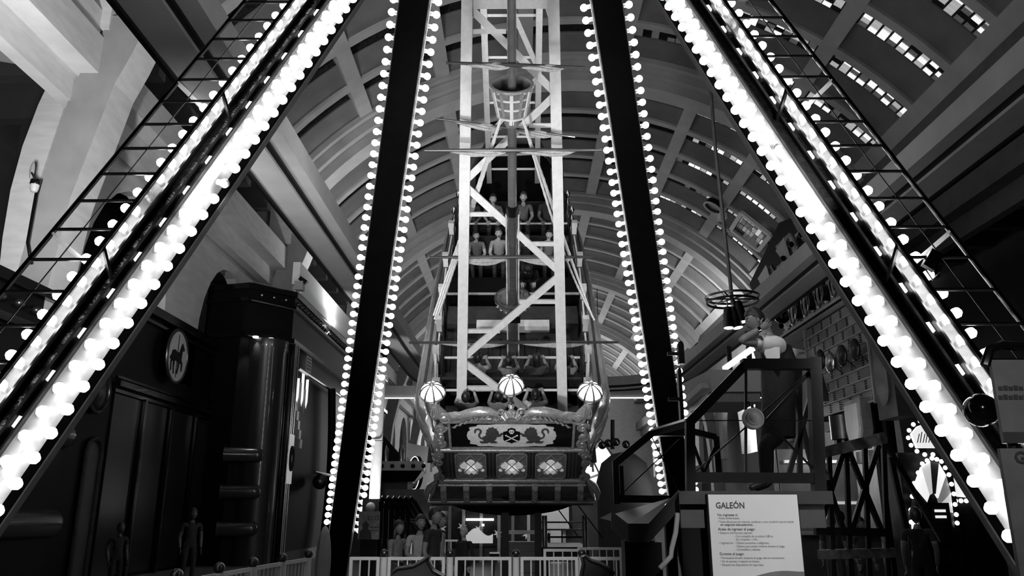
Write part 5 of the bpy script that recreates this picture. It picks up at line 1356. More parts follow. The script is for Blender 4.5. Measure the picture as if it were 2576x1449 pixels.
STAR = mat('star_decal', 0.7, 0.6, noise=0.3, scale=30, emit=0.15)
for x, y in ((1112, 1328), (1162, 1325), (1205, 1332), (1252, 1342), (1325, 1345), (1378, 1335)):
    q = B(x, y, LYY); s_ = [((0.16 if k % 2 == 0 else 0.06) * math.cos(2 * PI * k / 12 + 0.3), (0.16 if k % 2 == 0 else 0.06) * math.sin(2 * PI * k / 12 + 0.3)) for k in range(12)]
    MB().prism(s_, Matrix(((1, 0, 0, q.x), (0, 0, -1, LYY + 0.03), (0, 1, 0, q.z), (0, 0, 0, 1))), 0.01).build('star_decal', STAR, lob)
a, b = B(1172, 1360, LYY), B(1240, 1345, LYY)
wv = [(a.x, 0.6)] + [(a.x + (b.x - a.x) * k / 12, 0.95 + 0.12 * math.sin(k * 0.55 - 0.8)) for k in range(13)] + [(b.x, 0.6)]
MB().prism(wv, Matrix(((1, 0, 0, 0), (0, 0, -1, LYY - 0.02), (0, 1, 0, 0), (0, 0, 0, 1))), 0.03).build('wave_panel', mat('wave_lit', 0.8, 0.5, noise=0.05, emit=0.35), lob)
for x0_, x1_, y in ((1172, 1242, 1304), (1045, 1070, 1305), (1212, 1218, 1318)):
    a, b = B(x0_, y, LYY - 0.1), B(x1_, y + 6, LYY - 0.1); MB().span((a.x, LYY - 0.1, b.z), (b.x, LYY - 0.02, a.z)).build('light_strip', mat('lobby_lamp', 0.9, 0.5, noise=0, emit=2.0), lob)
a, b = B(1362, 1290, LYY - 0.3), B(1432, 1330, LYY - 0.3)
MB().span((a.x, LYY - 0.3, b.z), (b.x, LYY - 0.2, 2.4)).build('pale_pier', WHITEM, lob)
q = B(1405, 1400, LYY - 0.3); MB().span((q.x - 0.25, LYY - 0.28, 0), (q.x + 0.1, LYY - 0.2, 2.0)).build('pale_pier', WHITEM, lob)
MB().span((-4.3, LYY + 0.3, 0), (3.6, LYY + 0.4, 2.3)).build('back_wall', mat('lobby_back', 0.05, 0.5, noise=0.4, scale=1.5), lob)
spot('lobby_light', (1.2, 24.5, 2.4), (1.4, 27, 1.2), 60, 80, 0.8)
# dark wave-shaped splash boards at the foot of the ride
def splash(pts, Y, label):
    r = thing('splash_board', B(*pts[0], Y), label, 'splash board')
    m = mat('splash_grey', 0.035, 0.35, noise=0.5, scale=5)
    base = [B(*p, Y) for p in pts]
    poly = [(p.x, p.z) for p in base] + [(base[-1].x, 0.0), (base[0].x, 0.0)]
    MB().prism(poly, Matrix(((1, 0, 0, 0), (0, 0, 1, Y), (0, 1, 0, 0), (0, 0, 0, 1))), 0.25).build('board', m, r)
    MB().tube([p + Vector((0, -0.01, 0)) for p in base], 0.022, 8).build('crest_lip', DARKM, r, True)
splash([(988, 1440), (1000, 1430), (1040, 1424), (1062, 1412), (1080, 1399), (1076, 1412), (1090, 1436), (1115, 1449)], 9.2, 'dark wave-shaped splash board with pointed crest, left of centre')
splash([(1462, 1449), (1468, 1420), (1464, 1402), (1472, 1398), (1486, 1410), (1510, 1418), (1535, 1432), (1545, 1445)], 9.2, 'dark wave-shaped splash board with pointed crest, right of centre')
# small black camera box on a stand
cb = thing('ticket_stand', (B(1243, 1400, 12).x, 12, 0), 'small black ticket reader on a leaning stand near the steps', 'stand')
q = B(1243, 1398, 12); MB().span((q.x - 0.06, 11.95, q.z - 0.06), (q.x + 0.07, 12.1, q.z + 0.03)).build('reader', BLACKG, cb)
MB().bar((q.x - 0.08, 12, 0), (q.x, 12.02, q.z - 0.05), 0.05, 0.05).build('stand_leg', BLACK, cb)
MB().span((q.x - 0.065, 11.94, q.z + 0.03), (q.x + 0.075, 12.1, q.z + 0.045)).build('lit_edge', WHITEM, cb)

# =================================================================== LEFT MIDDLE: slide rack, poster stand
sr = thing('slide_rack', (-3.0, 16.5, 0), 'dark rack of slanted glossy tubes behind the visitors', 'rack')
for k in range(6):
    x0_ = 962 + 14 * k
    MB().tube([B(x0_ - 8, 1400, 16.5), B(x0_ - 4, 1262, 16.5), B(x0_, 1252, 16.5), B(x0_ + 10, 1262, 16.6), B(x0_ + 38, 1310, 17.0), B(x0_ + 62, 1348, 17.3)], 0.045, 8).build('slanted_tube', BLACKG, sr, True)
for y in (1300, 1307): MB().tube([B(995, y, 16.6), B(1045, y + 6, 16.9)], 0.02, 6).build('cross_tube', STEEL, sr, True)
a, b = B(912, 1255, 17), B(955, 1290, 17)
MB().span((a.x, 17, 0), (b.x, 17.2, a.z)).build('cage_box', DARK, sr)
MB().sphere(B(932, 1276, 16.9), 0.10, 12, 8).build('ball', LGREY, sr, True)
ps = thing('poster_stand', (B(930, 1400, 15.8).x, 15.8, 0), 'pale ECO poster on a stand beside the left far leg', 'poster')
a, b = B(903, 1286, 15.8), B(953, 1357, 15.8)
MB().span((a.x, 15.8, b.z), (b.x, 15.83, a.z)).build('poster', mat('poster_pale', 0.30, 0.6, noise=0.25, scale=9), ps)
q = B(924, 1308, 15.8); text_mesh('ECO', 0.11, Matrix.Translation((q.x, 15.798, q.z)) @ Matrix.Rotation(PI / 2, 4, 'X'), ps, INK, 'lettering')
fig = [(-0.12, 0), (-0.10, 0.14), (-0.05, 0.2), (-0.07, 0.27), (0, 0.34), (0.07, 0.27), (0.05, 0.2), (0.11, 0.13), (0.13, 0)]
q = B(918, 1357, 15.8); MB().prism(fig, Matrix(((1, 0, 0, q.x), (0, 0, -1, 15.8), (0, 1, 0, q.z), (0, 0, 0, 1))), 0.003).build('printed_figure', DARK, ps)
for k in range(2):
    q = B(930, 1328 + 8 * k, 15.8); MB().span((q.x, 15.796, q.z), (q.x + 0.17, 15.799, q.z + 0.02)).build('blurred_print', INK2, ps)
MB().span((a.x + 0.05, 15.83, 0), (b.x - 0.05, 15.88, b.z + 0.1)).build('stand', BLACK, ps)
# dome camera and cable on the left pillar
p = onY(88, 465, 14.8)
dc = thing('dome_camera', p, 'white dome security camera on an arm on the left pillar', 'camera')
MB().lathe([(0.0, -0.17), (0.06, -0.15), (0.08, -0.08), (0.085, 0.0)], 16, Matrix.Translation(p)).build('dome', LGREY, dc, True)
MB().lathe([(0.088, 0.0), (0.10, 0.02), (0.09, 0.10), (0.0, 0.12)], 16, Matrix.Translation(p)).build('housing', BLACKG, dc, True)
MB().tube([p + Vector((0, 0, 0.1)), p + Vector((-0.1, 0, 0.25)), p + Vector((-0.15, 0.05, 0.3))], 0.02, 6).build('arm', DARKM, dc, True)
MB().sphere(p + Vector((-0.14, 0.05, 0.33)), (0.05, 0.04, 0.2), 10, 8).build('shield', MGREY, dc, True)
MB().tube([p + Vector((0.03, 0.05, -0.1)), p + Vector((0.02, 0.06, -1.2)), onY(78, 660, 14.8)], 0.035, 8).build('conduit', BLACKG, dc, True)
# steam-engine silhouette behind the rear railing
en = thing('steam_boiler', (B(1570, 1300, 18).x, 18, 0), 'dark steam boiler silhouette with thin funnel right of the hull', 'set piece')
q = B(1570, 1180, 18)
MB().lathe([(0.6, 0.0), (0.62, 2.2), (0.5, 2.6), (0.25, 2.8), (0.0, 2.85)], 18, Matrix.Translation((q.x, 18, 0))).build('boiler', mat('boiler_matt', 0.012, 0.8), en, True)
MB().tube([B(1541, 1130, 17.9), B(1541, 1056, 17.9)], 0.045, 8).build('funnel', BLACK, en, True)
for x, y in ((1500, 1105), (1530, 1115), (1550, 1112), (1575, 1118), (1515, 1120)): MB().sphere(B(x, y, 17.8), 0.09, 10, 8).build('valve', BLACKG, en, True)

# small fittings on and around the right legs
for (y0_, y1_), w_ in (((862, 918), 'upper'), ((928, 1082), 'lower')):
    a, b = B(1701, y0_, 13.4), B(1719, y1_, 13.4)
    ls = thing('line_speaker', (a.x, 13.4, b.z), '%s rounded black line speaker beside the right far leg' % w_, 'speaker')
    cx_, hw_ = (a.x + b.x) / 2, (b.x - a.x) / 2
    pts = [(cx_ + hw_ * math.cos(t_), a.z - 0.08 + 0.08 * math.sin(t_)) for t_ in [PI * k / 8 for k in range(9)]] + [(cx_ - hw_, b.z), (cx_ + hw_, b.z)]
    MB().prism(pts, Matrix(((1, 0, 0, 0), (0, 0, -1, 13.4), (0, 1, 0, 0), (0, 0, 0, 1))), 0.14).build('cabinet', BLACK, ls)
    MB().span((cx_ - hw_ - 0.16, 13.38, (a.z + b.z) / 2 - 0.03), (cx_, 13.42, (a.z + b.z) / 2 + 0.03)).build('bracket', BLACK, ls)
dl = thing('black_dome', B(2468, 1032, 4.6), 'glossy black dome fixed to the right diagonal leg', 'lamp')
MB().sphere(B(2468, 1032, 4.6), 0.095, 18, 12).build('dome', BLACKG, dl, True)  # plain glossy dome on a short bracket
MB().tube([B(2468, 1032, 4.6), B(2470, 1030, 5.35)], 0.02, 8).build('bracket', BLACK, dl, True)
for px_, ya_, yb_, Yc, w_ in ((1443, 760, 1012, 44.0, 'just right of the mast'), (1510, 990, 1098, 60.0, 'over the right lantern')):
    a, b = B(px_, ya_, Yc), B(px_, yb_, Yc)
    pc = thing('pendant_cable', b, 'thin dark pendant cable hanging in the far vault, %s' % w_, 'cable')
    MB().tube([a + Vector((0, 0, 9)), b], 0.03, 6).build('cable', BLACK, pc, True)
    MB().lathe([(0.0, 0.0), (0.12, 0.02), (0.16, 0.1), (0.04, 0.2)], 12, Matrix.Translation(b)).build('fitting', BLACK, pc, True)
# safety brake on the right ladder cable
q = CAM + ray(2345, 655) * 6.3
sbk = thing('cable_brake', q, 'small clear safety brake clipped to the right ladder cable', 'brake')
MB().box(q, (0.10, 0.05, 0.16), Matrix.Rotation(0.6, 4, 'Y').to_3x3()).build('body', DARKM, sbk)
MB().tube([q + Vector((-0.06, 0, -0.08)), q + Vector((-0.02, 0, -0.16)), q + Vector((0.05, 0, -0.1))], 0.008, 6).build('hook', STEEL, sbk, True)
# =================================================================== PEOPLE
SKIN = mat('skin', 0.36, 0.55, noise=0.06, scale=30); SKIN_D = mat('skin_shaded', 0.15, 0.55, noise=0.06, scale=30)  # second skin darkened to stand for shade on visitors and riders
SKIN_N = mat('skin_deep_shade', 0.06, 0.55, noise=0.06, scale=30)  # darkest skin: shade by the left shops put into the colour
HAIR = mat('hair_black', 0.012, 0.45, noise=0.4, scale=60); HAIR_L = mat('hair_brown', 0.04, 0.45, noise=0.4, scale=60)
EYEW = mat('eye_white', 0.6, 0.3, noise=0); MOUTH = mat('mouth_dark', 0.015, 0.6, noise=0)
C_BLACK = mat('cloth_black', 0.010, 0.85, noise=0.3, scale=20, bump=0.3); C_WHITE = mat('cloth_white', 0.68, 0.85, noise=0.06, scale=8, bump=0.3)
C_GREY = mat('cloth_grey', 0.14, 0.85, noise=0.15, scale=20, bump=0.3); C_MID = mat('cloth_mid', 0.26, 0.85, noise=0.15, scale=20, bump=0.3); C_DARK = mat('cloth_dark', 0.035, 0.85, noise=0.2, scale=20, bump=0.3)
SHOE = mat('shoe', 0.03, 0.4, noise=0.2)

def head_geo(mb, c, Rm, s, mouth, i_skin=0, i_eye=1, i_dark=2):
    base = len(mb.v); T = Matrix.Translation(c) @ Rm.to_4x4()
    h = MB(); h.sphere((0, 0, 0), (0.076, 0.094, 0.118), 22, 16)
    out = []
    for x, y, z in h.v:
        if z < 0:
            k = min(1, -z / 0.118); x *= 1 - 0.30 * k ** 1.5; y = y * (1 - 0.12 * k) + 0.012 * k
            if y < 0: y *= 1 - 0.35 * k
        if y > 0:
            y += 0.026 * math.exp(-(x / 0.013) ** 2 - ((z + 0.018) / 0.022) ** 2)
            for e in (-0.031, 0.031): y -= 0.010 * math.exp(-((x - e) / 0.017) ** 2 - ((z - 0.010) / 0.013) ** 2)
            y += 0.006 * math.exp(-((z - 0.032) / 0.012) ** 2) + 0.006 * math.exp(-(x / 0.022) ** 2 - ((z + 0.10) / 0.018) ** 2)
        out.append((x, y, z))
    mb.use(i_skin).add([T @ (Vector(p) * s) for p in out], h.f)
    Ms = T @ Matrix.Scale(s, 4)
    def ell(c_, r_, i, nu=8, nv=6):
        e = MB(); e.sphere(c_, r_, nu, nv); mb.use(i).add([Ms @ Vector(p) for p in e.v], e.f)
    for e in (-1, 1):
        ell((e * 0.031, 0.079, 0.010), (0.013, 0.008, 0.008), i_eye); ell((e * 0.031, 0.086, 0.010), (0.005, 0.004, 0.006), i_dark)
        ell((e * 0.079, -0.004, -0.004), (0.010, 0.02, 0.032), i_skin); ell((e * 0.031, 0.088, 0.030), (0.017, 0.006, 0.004), i_dark)
    if mouth > 0.3: ell((0, 0.080, -0.062), (0.020 + 0.006 * mouth, 0.012, 0.008 + 0.020 * mouth), i_dark); ell((0, 0.088, -0.062 + 0.016 * mouth), (0.014, 0.006, 0.004), i_eye)
    else: ell((0, 0.088, -0.058), (0.022, 0.006, 0.005), i_dark)
    mb.use(i_skin)

def hair_geo(mb, c, Rm, s, style):
    T = Matrix.Translation(c) @ Rm.to_4x4() @ Matrix.Scale(s, 4)
    h = MB(); h.sphere((0, -0.006, 0.012), (0.089, 0.106, 0.130), 24, 16); keep = []
    for f in h.f:
        cx, cy, cz = [sum(h.v[i][k] for i in f) / len(f) for k in range(3)]
        line = 0.066 if cy > 0.04 else (0.045 - (0.04 - cy) * 1.0 if cy > -0.02 else -0.055)
        if cz > line: keep.append(f)
    rnd = random.Random(5)
    vs = [Vector(p) * (1 + rnd.uniform(-0.02, 0.03)) for p in h.v]
    mb.add([T @ p for p in vs], keep)
    if style == 'long':
        e = MB(); e.sphere((0, -0.055, -0.13), (0.088, 0.045, 0.21), 14, 10); mb.add([T @ Vector(p) for p in e.v], e.f)
    if style == 'bun':
        e = MB(); e.sphere((0, -0.11, 0.03), (0.045, 0.045, 0.045), 12, 8); mb.add([T @ Vector(p) for p in e.v], e.f)

def hand_geo(mb, wrist, d, nrm, s, curl=0.5, thumb=1):
    d = d.normalized(); nrm = (nrm - d * nrm.dot(d)).normalized(); side = d.cross(nrm)
    M = Matrix((side, d, nrm)).transposed()
    mb.sphere(wrist + d * 0.045 * s, (0.040 * s, 0.052 * s, 0.018 * s), 10, 8, M.to_3x3())
    for k, (off_, ln) in enumerate(((-0.030, 0.062), (-0.011, 0.075), (0.010, 0.070), (0.029, 0.054))):
        p0 = wrist + d * 0.080 * s + side * off_ * s
        dd = (d + side * off_ * 3).normalized()
        p1 = p0 + (dd * math.cos(curl * 0.5) + nrm * math.sin(curl * 0.5)) * ln * 0.5 * s
        p2 = p1 + (dd * math.cos(curl * 1.5) + nrm * math.sin(curl * 1.5)) * ln * 0.55 * s
        mb.tube([p0 - dd * 0.02 * s, p0, p1, p2], [0.009 * s, 0.0095 * s, 0.0085 * s, 0.006 * s], 6)
    q = wrist + d * 0.025 * s + side * thumb * 0.034 * s
    mb.tube([q - side * thumb * 0.015 * s, q + (d * 0.5 + side * thumb * 0.8) * 0.03 * s, q + (d * 0.9 + side * thumb * 0.55 + nrm * 0.3 * curl) * 0.062 * s], [0.012 * s, 0.0105 * s, 0.007 * s], 6)

def skin_body(J, E, seg_mat):
    names = list(J); idx = {n: i for i, n in enumerate(names)}
    me = bpy.data.meshes.new('b'); me.from_pydata([J[n][0] for n in names], [(idx[a], idx[b]) for a, b in E], [])
    o = bpy.data.objects.new('b', me); COL.objects.link(o)
    sk = o.modifiers.new('s', 'SKIN'); sk.use_smooth_shade = True; sk.branch_smoothing = 0.6
    for n in names:
        d = me.skin_vertices[0].data[idx[n]]; r = J[n][1]
        d.radius = r if isinstance(r, tuple) else (r, r); d.use_root = (n == names[0])
    o.modifiers.new('u', 'SUBSURF').levels = 1
    ev = o.evaluated_get(bpy.context.evaluated_depsgraph_get()); m = bpy.data.meshes.new_from_object(ev)
    mb = MB()
    segs = [(Vector(J[a][0]), Vector(J[b][0]), seg_mat[(a, b)]) for a, b in E]
    vs = [v.co.copy() for v in m.vertices]
    mb.v = [tuple(v) for v in vs]
    for p in m.polygons:
        c = p.center; best = None
        for a, b, k in segs:
            ab = b - a; t = max(0, min(1, (c - a).dot(ab) / max(1e-9, ab.length_squared))); dd = (c - a - ab * t).length
            if best is None or dd < best[0]: best = (dd, k)
        mb.f.append(tuple(p.vertices)); mb.mi.append(best[1])
    bpy.data.objects.remove(o); bpy.data.meshes.remove(me); bpy.data.meshes.remove(m)
    return mb

def person(J, base, label, M=None, skin=SKIN, shirt=C_GREY, pants=C_DARK, sleeve=0.5, hair='short', hairm=HAIR, mouth=0.0, face=(0, -1, 0), tiltup=(0, 0, 1), s=1.0, group=None, curl=0.6, handn=None, vest=None, bare_legs=False):
    # J: joint positions; M maps joint space to world
    J = {k: Vector(v) for k, v in J.items()}
    r = {'pelvis': (0.135, 0.105), 'belly': (0.125, 0.095), 'chest': (0.15, 0.105), 'neck0': 0.055, 'neck1': 0.05}
    P = {}
    for n in ('pelvis', 'belly', 'chest', 'neck0', 'neck1'):
        q = r[n]; P[n] = (J[n], tuple(v * s for v in q) if isinstance(q, tuple) else q * s)
    E = [('pelvis', 'belly'), ('belly', 'chest'), ('chest', 'neck0'), ('neck0', 'neck1')]
    mt = {E[0]: 1, E[1]: 1, E[2]: 1, E[3]: 0}
    for k in 'LR':
        P['sh' + k] = (J['sh' + k], 0.062 * s); P['el' + k] = (J['el' + k], 0.043 * s); P['wr' + k] = (J['wr' + k], 0.028 * s)
        mid = J['sh' + k].lerp(J['el' + k], 0.55); P['ua' + k] = (mid, 0.050 * s)
        fa = J['el' + k].lerp(J['wr' + k], 0.35); P['fa' + k] = (fa, 0.041 * s)
        for a, b, m_ in (('chest', 'sh' + k, 1), ('sh' + k, 'ua' + k, 1), ('ua' + k, 'el' + k, 1 if sleeve > 0.5 else 0), ('el' + k, 'fa' + k, 1 if sleeve > 0.9 else 0), ('fa' + k, 'wr' + k, 1 if sleeve > 0.9 else 0)):
            E.append((a, b)); mt[(a, b)] = m_
        if 'hi' + k in J:
            P['hi' + k] = (J['hi' + k], 0.085 * s); P['kn' + k] = (J['kn' + k], 0.058 * s); P['an' + k] = (J['an' + k], 0.042 * s); P['to' + k] = (J['to' + k], 0.038 * s)
            th = J['hi' + k].lerp(J['kn' + k], 0.45); P['th' + k] = (th, 0.078 * s); cf = J['kn' + k].lerp(J['an' + k], 0.35); P['cf' + k] = (cf, 0.056 * s)
            for a, b, m_ in (('pelvis', 'hi' + k, 2), ('hi' + k, 'th' + k, 2), ('th' + k, 'kn' + k, 2), ('kn' + k, 'cf' + k, 0 if bare_legs else 2), ('cf' + k, 'an' + k, 0 if bare_legs else 2), ('an' + k, 'to' + k, 3)):
                E.append((a, b)); mt[(a, b)] = m_
    mb = skin_body(P, E, mt)
    fy = Vector(face).normalized(); uz = Vector(tiltup); uz = (uz - fy * uz.dot(fy)).normalized(); rx = fy.cross(uz)
    Rm = Matrix((rx, fy, uz)).transposed()
    hc = J['head']
    head_geo(mb, hc, Rm, s, mouth, 0, 4, 5)
    mb.use(0)
    for k in 'LR':
        d = (J['ha' + k] if 'ha' + k in J else J['wr' + k] + (J['wr' + k] - J['el' + k])) - J['wr' + k]
        hand_geo(mb, J['wr' + k], d, Vector(handn) if handn else Vector((0, 0, -1)) + fy * 0.3, s, curl, 1 if k == 'L' else -1)
    me = mb.mesh('body', [skin, shirt, pants, SHOE, EYEW, MOUTH], 'all')
    o = bpy.data.objects.new('person', me); COL.objects.link(o)
    tag(o, label, 'person', group)
    hm = MB(); hair_geo(hm, hc, Rm, s, hair)
    h = bpy.data.objects.new('hair', hm.mesh('hair', hairm, 'all')); COL.objects.link(h); h.parent = o
    if M is not None: o.matrix_world = M
    return o

def seated(x, y, d, hz, s=0.85, hands='bar', lean=0.0, hx=0.0):
    # joint space is the ship's own frame; d = +1 faces the bow, -1 faces the stern (the viewer)
    top = hz - 0.0; k = (hz - 0.12) / 0.68
    z = lambda q: 0.10 + (q) * k
    L = lambda q: d * lean * q
    J = dict(pelvis=(x, y - d * 0.05, z(0.0)), belly=(x, y - d * 0.06 + L(0.15), z(0.17)), chest=(x + hx * 0.5, y - d * 0.05 + L(0.6), z(0.34)), neck0=(x + hx * 0.8, y - d * 0.03 + L(0.9), z(0.47)), neck1=(x + hx, y + L(1), z(0.55)), head=(x + hx, y + d * 0.02 + L(1.1), z(0.68)))
    for n, sg in (('L', -1), ('R', 1)):
        sg2 = sg * -d
        J['sh' + n] = (x + hx * 0.6 + sg2 * 0.165 * s, y - d * 0.03 + L(0.75), z(0.42))
        if hands == 'bar' or (hands == 'oneup' and n == 'L') :
            J['el' + n] = (x + sg2 * 0.22 * s, y + d * 0.12, z(0.20)); J['wr' + n] = (x + sg2 * 0.14 * s, y + d * 0.30, 0.31); J['ha' + n] = (x + sg2 * 0.12 * s, y + d * 0.40, 0.30)
        else:
            J['el' + n] = (x + sg2 * 0.27 * s, y + d * 0.08, z(0.50)); J['wr' + n] = (x + sg2 * 0.22 * s, y + d * 0.10, z(0.76)); J['ha' + n] = (x + sg2 * 0.21 * s, y + d * 0.10, z(0.86))
        J['hi' + n] = (x + sg2 * 0.085 * s, y, z(0.0)); J['kn' + n] = (x + sg2 * 0.11 * s, y + d * 0.40 * s, 0.10); J['an' + n] = (x + sg2 * 0.10 * s, y + d * 0.42 * s, -0.28); J['to' + n] = (x + sg2 * 0.10 * s, y + d * 0.55 * s, -0.33)
    return J
SM = SHIP_M
def rider(x, y, d, hz, label, look=(0, 0, 0), s=0.88, hands='bar', lean=0.0, hx=0.0, **kw):
    J = seated(x, y, d, hz, s, hands, lean, hx)
    f = Vector((look[0], d, look[2]))
    person(J, None, label, SM, face=f, tiltup=(look[1], 0, 1), s=s, **kw)
FR = -1
rider(-0.45, 2.57, FR, 0.80, 'dark-haired rider in the top row leaning with a grin, left of the mast', (0.25, 0.15, 0.62), shirt=C_GREY, mouth=0.6, lean=0.10, s=0.95, sleeve=0.3)
rider(0.24, 2.57, FR, 0.84, 'bald-looking smiling rider in the top row just right of the mast', (-0.1, 0.0, 0.62), shirt=C_GREY, mouth=0.5, lean=0.08, s=0.95, hair='bun', hairm=HAIR_L, sleeve=0.3)
rider(0.80, 2.57, FR, 0.82, 'shadowed rider at the right end of the top row', (0.2, 0.0, 0.62), shirt=C_DARK, mouth=0.3, s=0.95, skin=SKIN_D)
rider(-0.95, 2.57, FR, 0.74, 'shadowed rider at the left end of the top row', (0.0, 0.0, 0.62), shirt=C_DARK, skin=SKIN_D, s=0.9)
rider(-0.78, 1.12, FR, 0.70, 'screaming child rider with bare shoulders, left end of the second row', (0.5, 0.1, 0.62), shirt=C_GREY, mouth=1.0, hair='bun', s=0.82, sleeve=0.2)
rider(-0.30, 1.12, FR, 0.76, 'screaming rider with wide open mouth in the second row beside the mast', (0.1, 0.0, 0.62), shirt=C_MID, mouth=1.0, hair='bun', hairm=HAIR_L, s=0.88, sleeve=0.2)
rider(0.30, 1.12, FR, 0.66, 'rider mostly hidden behind the diagonal brace in the second row', (0.0, 0.0, 0.62), shirt=C_DARK, s=0.82, skin=SKIN_D)
rider(0.78, 1.12, FR, 0.72, 'smiling rider in a patterned top, right end of the second row', (-0.25, 0.0, 0.62), shirt=C_GREY, mouth=0.5, hair='short', s=0.85, sleeve=0.4)
rider(0.32, 0.22, FR, 0.62, 'rider in black bent forward with bowed head at the ship centre', (0.0, 0.0, -1.6), shirt=C_BLACK, pants=C_BLACK, sleeve=1.0, lean=0.18, s=0.95)
rider(-0.60, -2.68, 1, 0.60, 'rider seen from behind with pale collar, left of the lower mast', (0.1, 0, 0), shirt=C_MID, s=0.9, hands='oneup')
rider(-0.06, -2.68, 1, 0.52, 'small rider seen from behind directly under the mast', (0, 0, 0), shirt=C_GREY, s=0.8)
rider(0.44, -2.68, 1, 0.58, 'long-haired rider seen from behind right of the lower mast', (0, 0, 0), shirt=C_DARK, hair='long', s=0.9)
rider(0.98, -2.68, 1, 0.52, 'rider seen from behind at the right end of the third row', (0, 0, 0), shirt=C_MID, s=0.85)
rider(-0.78, -3.52, 1, 0.46, 'rider seen from behind at the left of the nearest row', (0.2, 0, 0), shirt=C_GREY, s=0.85)
rider(-0.22, -3.52, 1, 0.46, 'rider turning sideways in the nearest row behind the centre lantern', (1.2, 0, 0), shirt=C_MID, s=0.82)
rider(0.40, -3.52, 1, 0.52, 'rider with a round dark bun in the nearest row, right of the centre lantern', (0, 0, 0), shirt=C_WHITE, hair='bun', s=0.88)

def standing(x, y, z0, H, yaw, arms='down'):
    k = H / 1.72; c, s_ = math.cos(yaw), math.sin(yaw)      # yaw 0 faces -Y (the viewer)
    def W(a, f, h): return (x + (a * c + f * s_) * k, y + (a * s_ - f * c) * k, z0 + h * k)
    J = dict(pelvis=W(0, 0, 0.95), belly=W(0, 0.01, 1.12), chest=W(0, 0, 1.30), neck0=W(0, 0, 1.44), neck1=W(0, 0.01, 1.51), head=W(0, 0.03, 1.62))
    for n, sg in (('L', 1), ('R', -1)):
        J['sh' + n] = W(sg * 0.18, 0, 1.40)
        if arms == 'down': J['el' + n] = W(sg * 0.23, -0.03, 1.12); J['wr' + n] = W(sg * 0.22, 0.08, 0.88); J['ha' + n] = W(sg * 0.21, 0.11, 0.78)
        else: J['el' + n] = W(sg * 0.24, 0.05, 1.13); J['wr' + n] = W(sg * 0.10, 0.26, 1.06); J['ha' + n] = W(-sg * 0.0, 0.30, 1.06)
        J['hi' + n] = W(sg * 0.09, 0, 0.90); J['kn' + n] = W(sg * 0.10, 0.03, 0.50); J['an' + n] = W(sg * 0.10, -0.02, 0.09); J['to' + n] = W(sg * 0.11, 0.12, 0.04)
    return J, (s_, -c, 0)
def visitor(px, Y, H, yaw, label, arms='down', look=None, **kw):
    x = onY(px, 1350, Y).x
    J, f = standing(x, Y, 0.0, H, yaw, arms)
    person(J, None, label, None, face=look or f, s=H / 1.72, **kw)
visitor(1056, 11.9, 1.50, 0.5, 'smiling young man in a grey T-shirt behind the fence', shirt=C_MID, skin=SKIN_D, mouth=0.4, arms='fold')
visitor(1090, 11.6, 1.60, 1.2, 'young man in a black shirt looking right behind the fence', shirt=C_BLACK, skin=SKIN_D, pants=C_BLACK)
visitor(1104, 12.6, 1.52, 1.3, 'visitor half hidden behind the man in black', shirt=C_MID, hair='long', skin=SKIN_D)
visitor(1000, 12.3, 1.42, 1.0, 'dark-haired woman raising a hand beside the slide rack', shirt=C_GREY, hair='long', skin=SKIN_D, arms='fold')
visitor(1168, 14.5, 1.30, -0.6, 'small visitor in a black coat leaning by the queue fence', shirt=C_BLACK, pants=C_BLACK, hairm=LGREY, sleeve=1.0)
visitor(480, 17.5, 1.62, 0.6, 'barely visible man standing in the dark by the left shop doors', shirt=C_BLACK, skin=SKIN_N, pants=C_BLACK)  # clothes and skin coloured dark in place of shade
visitor(300, 15.5, 1.35, 0.9, 'barely visible visitor low in the dark at the far left', shirt=C_BLACK, skin=SKIN_N, pants=C_BLACK)
visitor(2095, 14.5, 1.50, -0.4, 'visitor in the dark behind the lattice gate, left of the pair', shirt=C_DARK, skin=SKIN_D)
visitor(2165, 14.0, 1.45, 0.4, 'visitor with long dark hair behind the lattice gate', shirt=C_DARK, skin=SKIN_D, hair='long')
visitor(2118, 15.0, 1.55, 2.6, 'visitor seen from behind between two others past the gate', shirt=C_BLACK, skin=SKIN_D)
visitor(2310, 12.0, 1.60, 2.8, 'tall visitor silhouetted in front of the wheel game', shirt=C_BLACK, pants=C_BLACK, skin=SKIN_D)

# ------------------------------------------------------------------ ride operator
OY = 7.35
def O(x, y, dy=0.0): return onY(x, y, OY + dy)
hipz = O(1955, 1090)
J = dict(pelvis=O(1952, 1085), belly=O(1955, 1010), chest=O(1958, 925), neck0=O(1945, 855), neck1=O(1925, 835), head=O(1898, 806))
J['shL'] = O(1945, 868, -0.17); J['elL'] = O(1862, 858, -0.30); J['wrL'] = O(1915, 826, -0.32); J['haL'] = O(1950, 800, -0.30)
J['shR'] = O(1960, 880, 0.17); J['elR'] = O(1950, 965, 0.27); J['wrR'] = O(1925, 1030, 0.20); J['haR'] = O(1918, 1060, 0.20)
for n, dy, dx in (('L', -0.09, 0), ('R', 0.09, 12)):
    J['hi' + n] = O(1952 + dx, 1095, dy)
    q = O(1920 + dx, 1235, dy); J['kn' + n] = Vector((O(1925 + dx, 1160, dy).x, OY + dy, zf + 0.42)); J['an' + n] = Vector((q.x + 0.02, OY + dy, zf + 0.09)); J['to' + n] = Vector((q.x - 0.13, OY + dy, zf + 0.045))
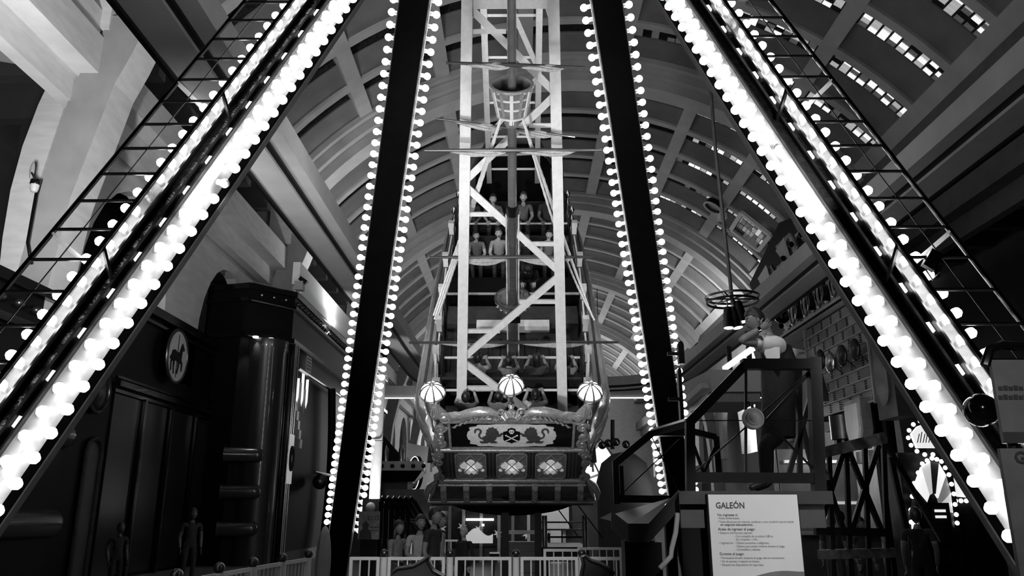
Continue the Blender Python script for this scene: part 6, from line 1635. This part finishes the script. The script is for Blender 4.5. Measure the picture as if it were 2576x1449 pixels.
# a standing person is about 1.7 m here; stretch the legs down to the booth floor
op = person(J, None, 'ride operator in a dark vest over a white shirt, arm raised across the face', None, shirt=C_WHITE, pants=C_BLACK, skin=mat('skin_operator', 0.16, 0.5, noise=0.06, scale=30), sleeve=0.4, face=(-1, -0.15, -0.25), s=0.92, curl=0.4, handn=(0, 1, 0.3))
# dark sleeveless vest over the shirt
vm = MB()
vp = [J['pelvis'] + Vector((0, 0, -0.06)), J['pelvis'].lerp(J['belly'], 0.5), J['belly'], J['belly'].lerp(J['chest'], 0.6), J['chest'], J['chest'].lerp(J['neck0'], 0.75)]
rings = []
for p, (rx, ry) in zip(vp, ((0.15, 0.185), (0.15, 0.185), (0.145, 0.185), (0.16, 0.20), (0.165, 0.205), (0.14, 0.14))):
    rings.append([(p.x + 0.012 + rx * math.cos(2 * PI * k / 20), p.y + ry * math.sin(2 * PI * k / 20), p.z) for k in range(20)])
vs = [v for r in rings for v in r]; fs = []
for i in range(len(rings) - 1):
    for k in range(20): fs.append((i * 20 + k, i * 20 + (k + 1) % 20, (i + 1) * 20 + (k + 1) % 20, (i + 1) * 20 + k))
v = bpy.data.objects.new('vest', vm.add(vs, fs).mesh('vest', C_BLACK, 'all')); COL.objects.link(v); v.parent = op
w = MB().tube([J['wrL'].lerp(J['elL'], 0.06), J['wrL'].lerp(J['elL'], 0.16)], 0.034, 14).mesh('wristwatch', CHROME, True)
w = bpy.data.objects.new('wristwatch', w); COL.objects.link(w); w.parent = op
sl = MB().tube([J['shL'] + Vector((0.05, 0.05, 0.0)), J['shL'] + Vector((0.0, -0.01, 0)), J['shL'].lerp(J['elL'], 0.30), J['shL'].lerp(J['elL'], 0.44)], [0.09, 0.088, 0.08, 0.075], 16, cap=False).mesh('sleeve', C_WHITE, 'all')
sl = bpy.data.objects.new('shirt_sleeve', sl); COL.objects.link(sl); sl.parent = op
fl = MB().prism([(0.09, 0.02), (0.085, -0.07), (0.02, -0.18), (-0.02, -0.12), (-0.05, -0.04), (-0.04, 0.03)], Matrix.Translation(O(1935, 880, -0.24)) @ Matrix.Rotation(PI / 2, 4, 'X'), 0.02).mesh('shirt_flap', C_WHITE)
fl = bpy.data.objects.new('shirt_flap', fl); COL.objects.link(fl); fl.parent = op
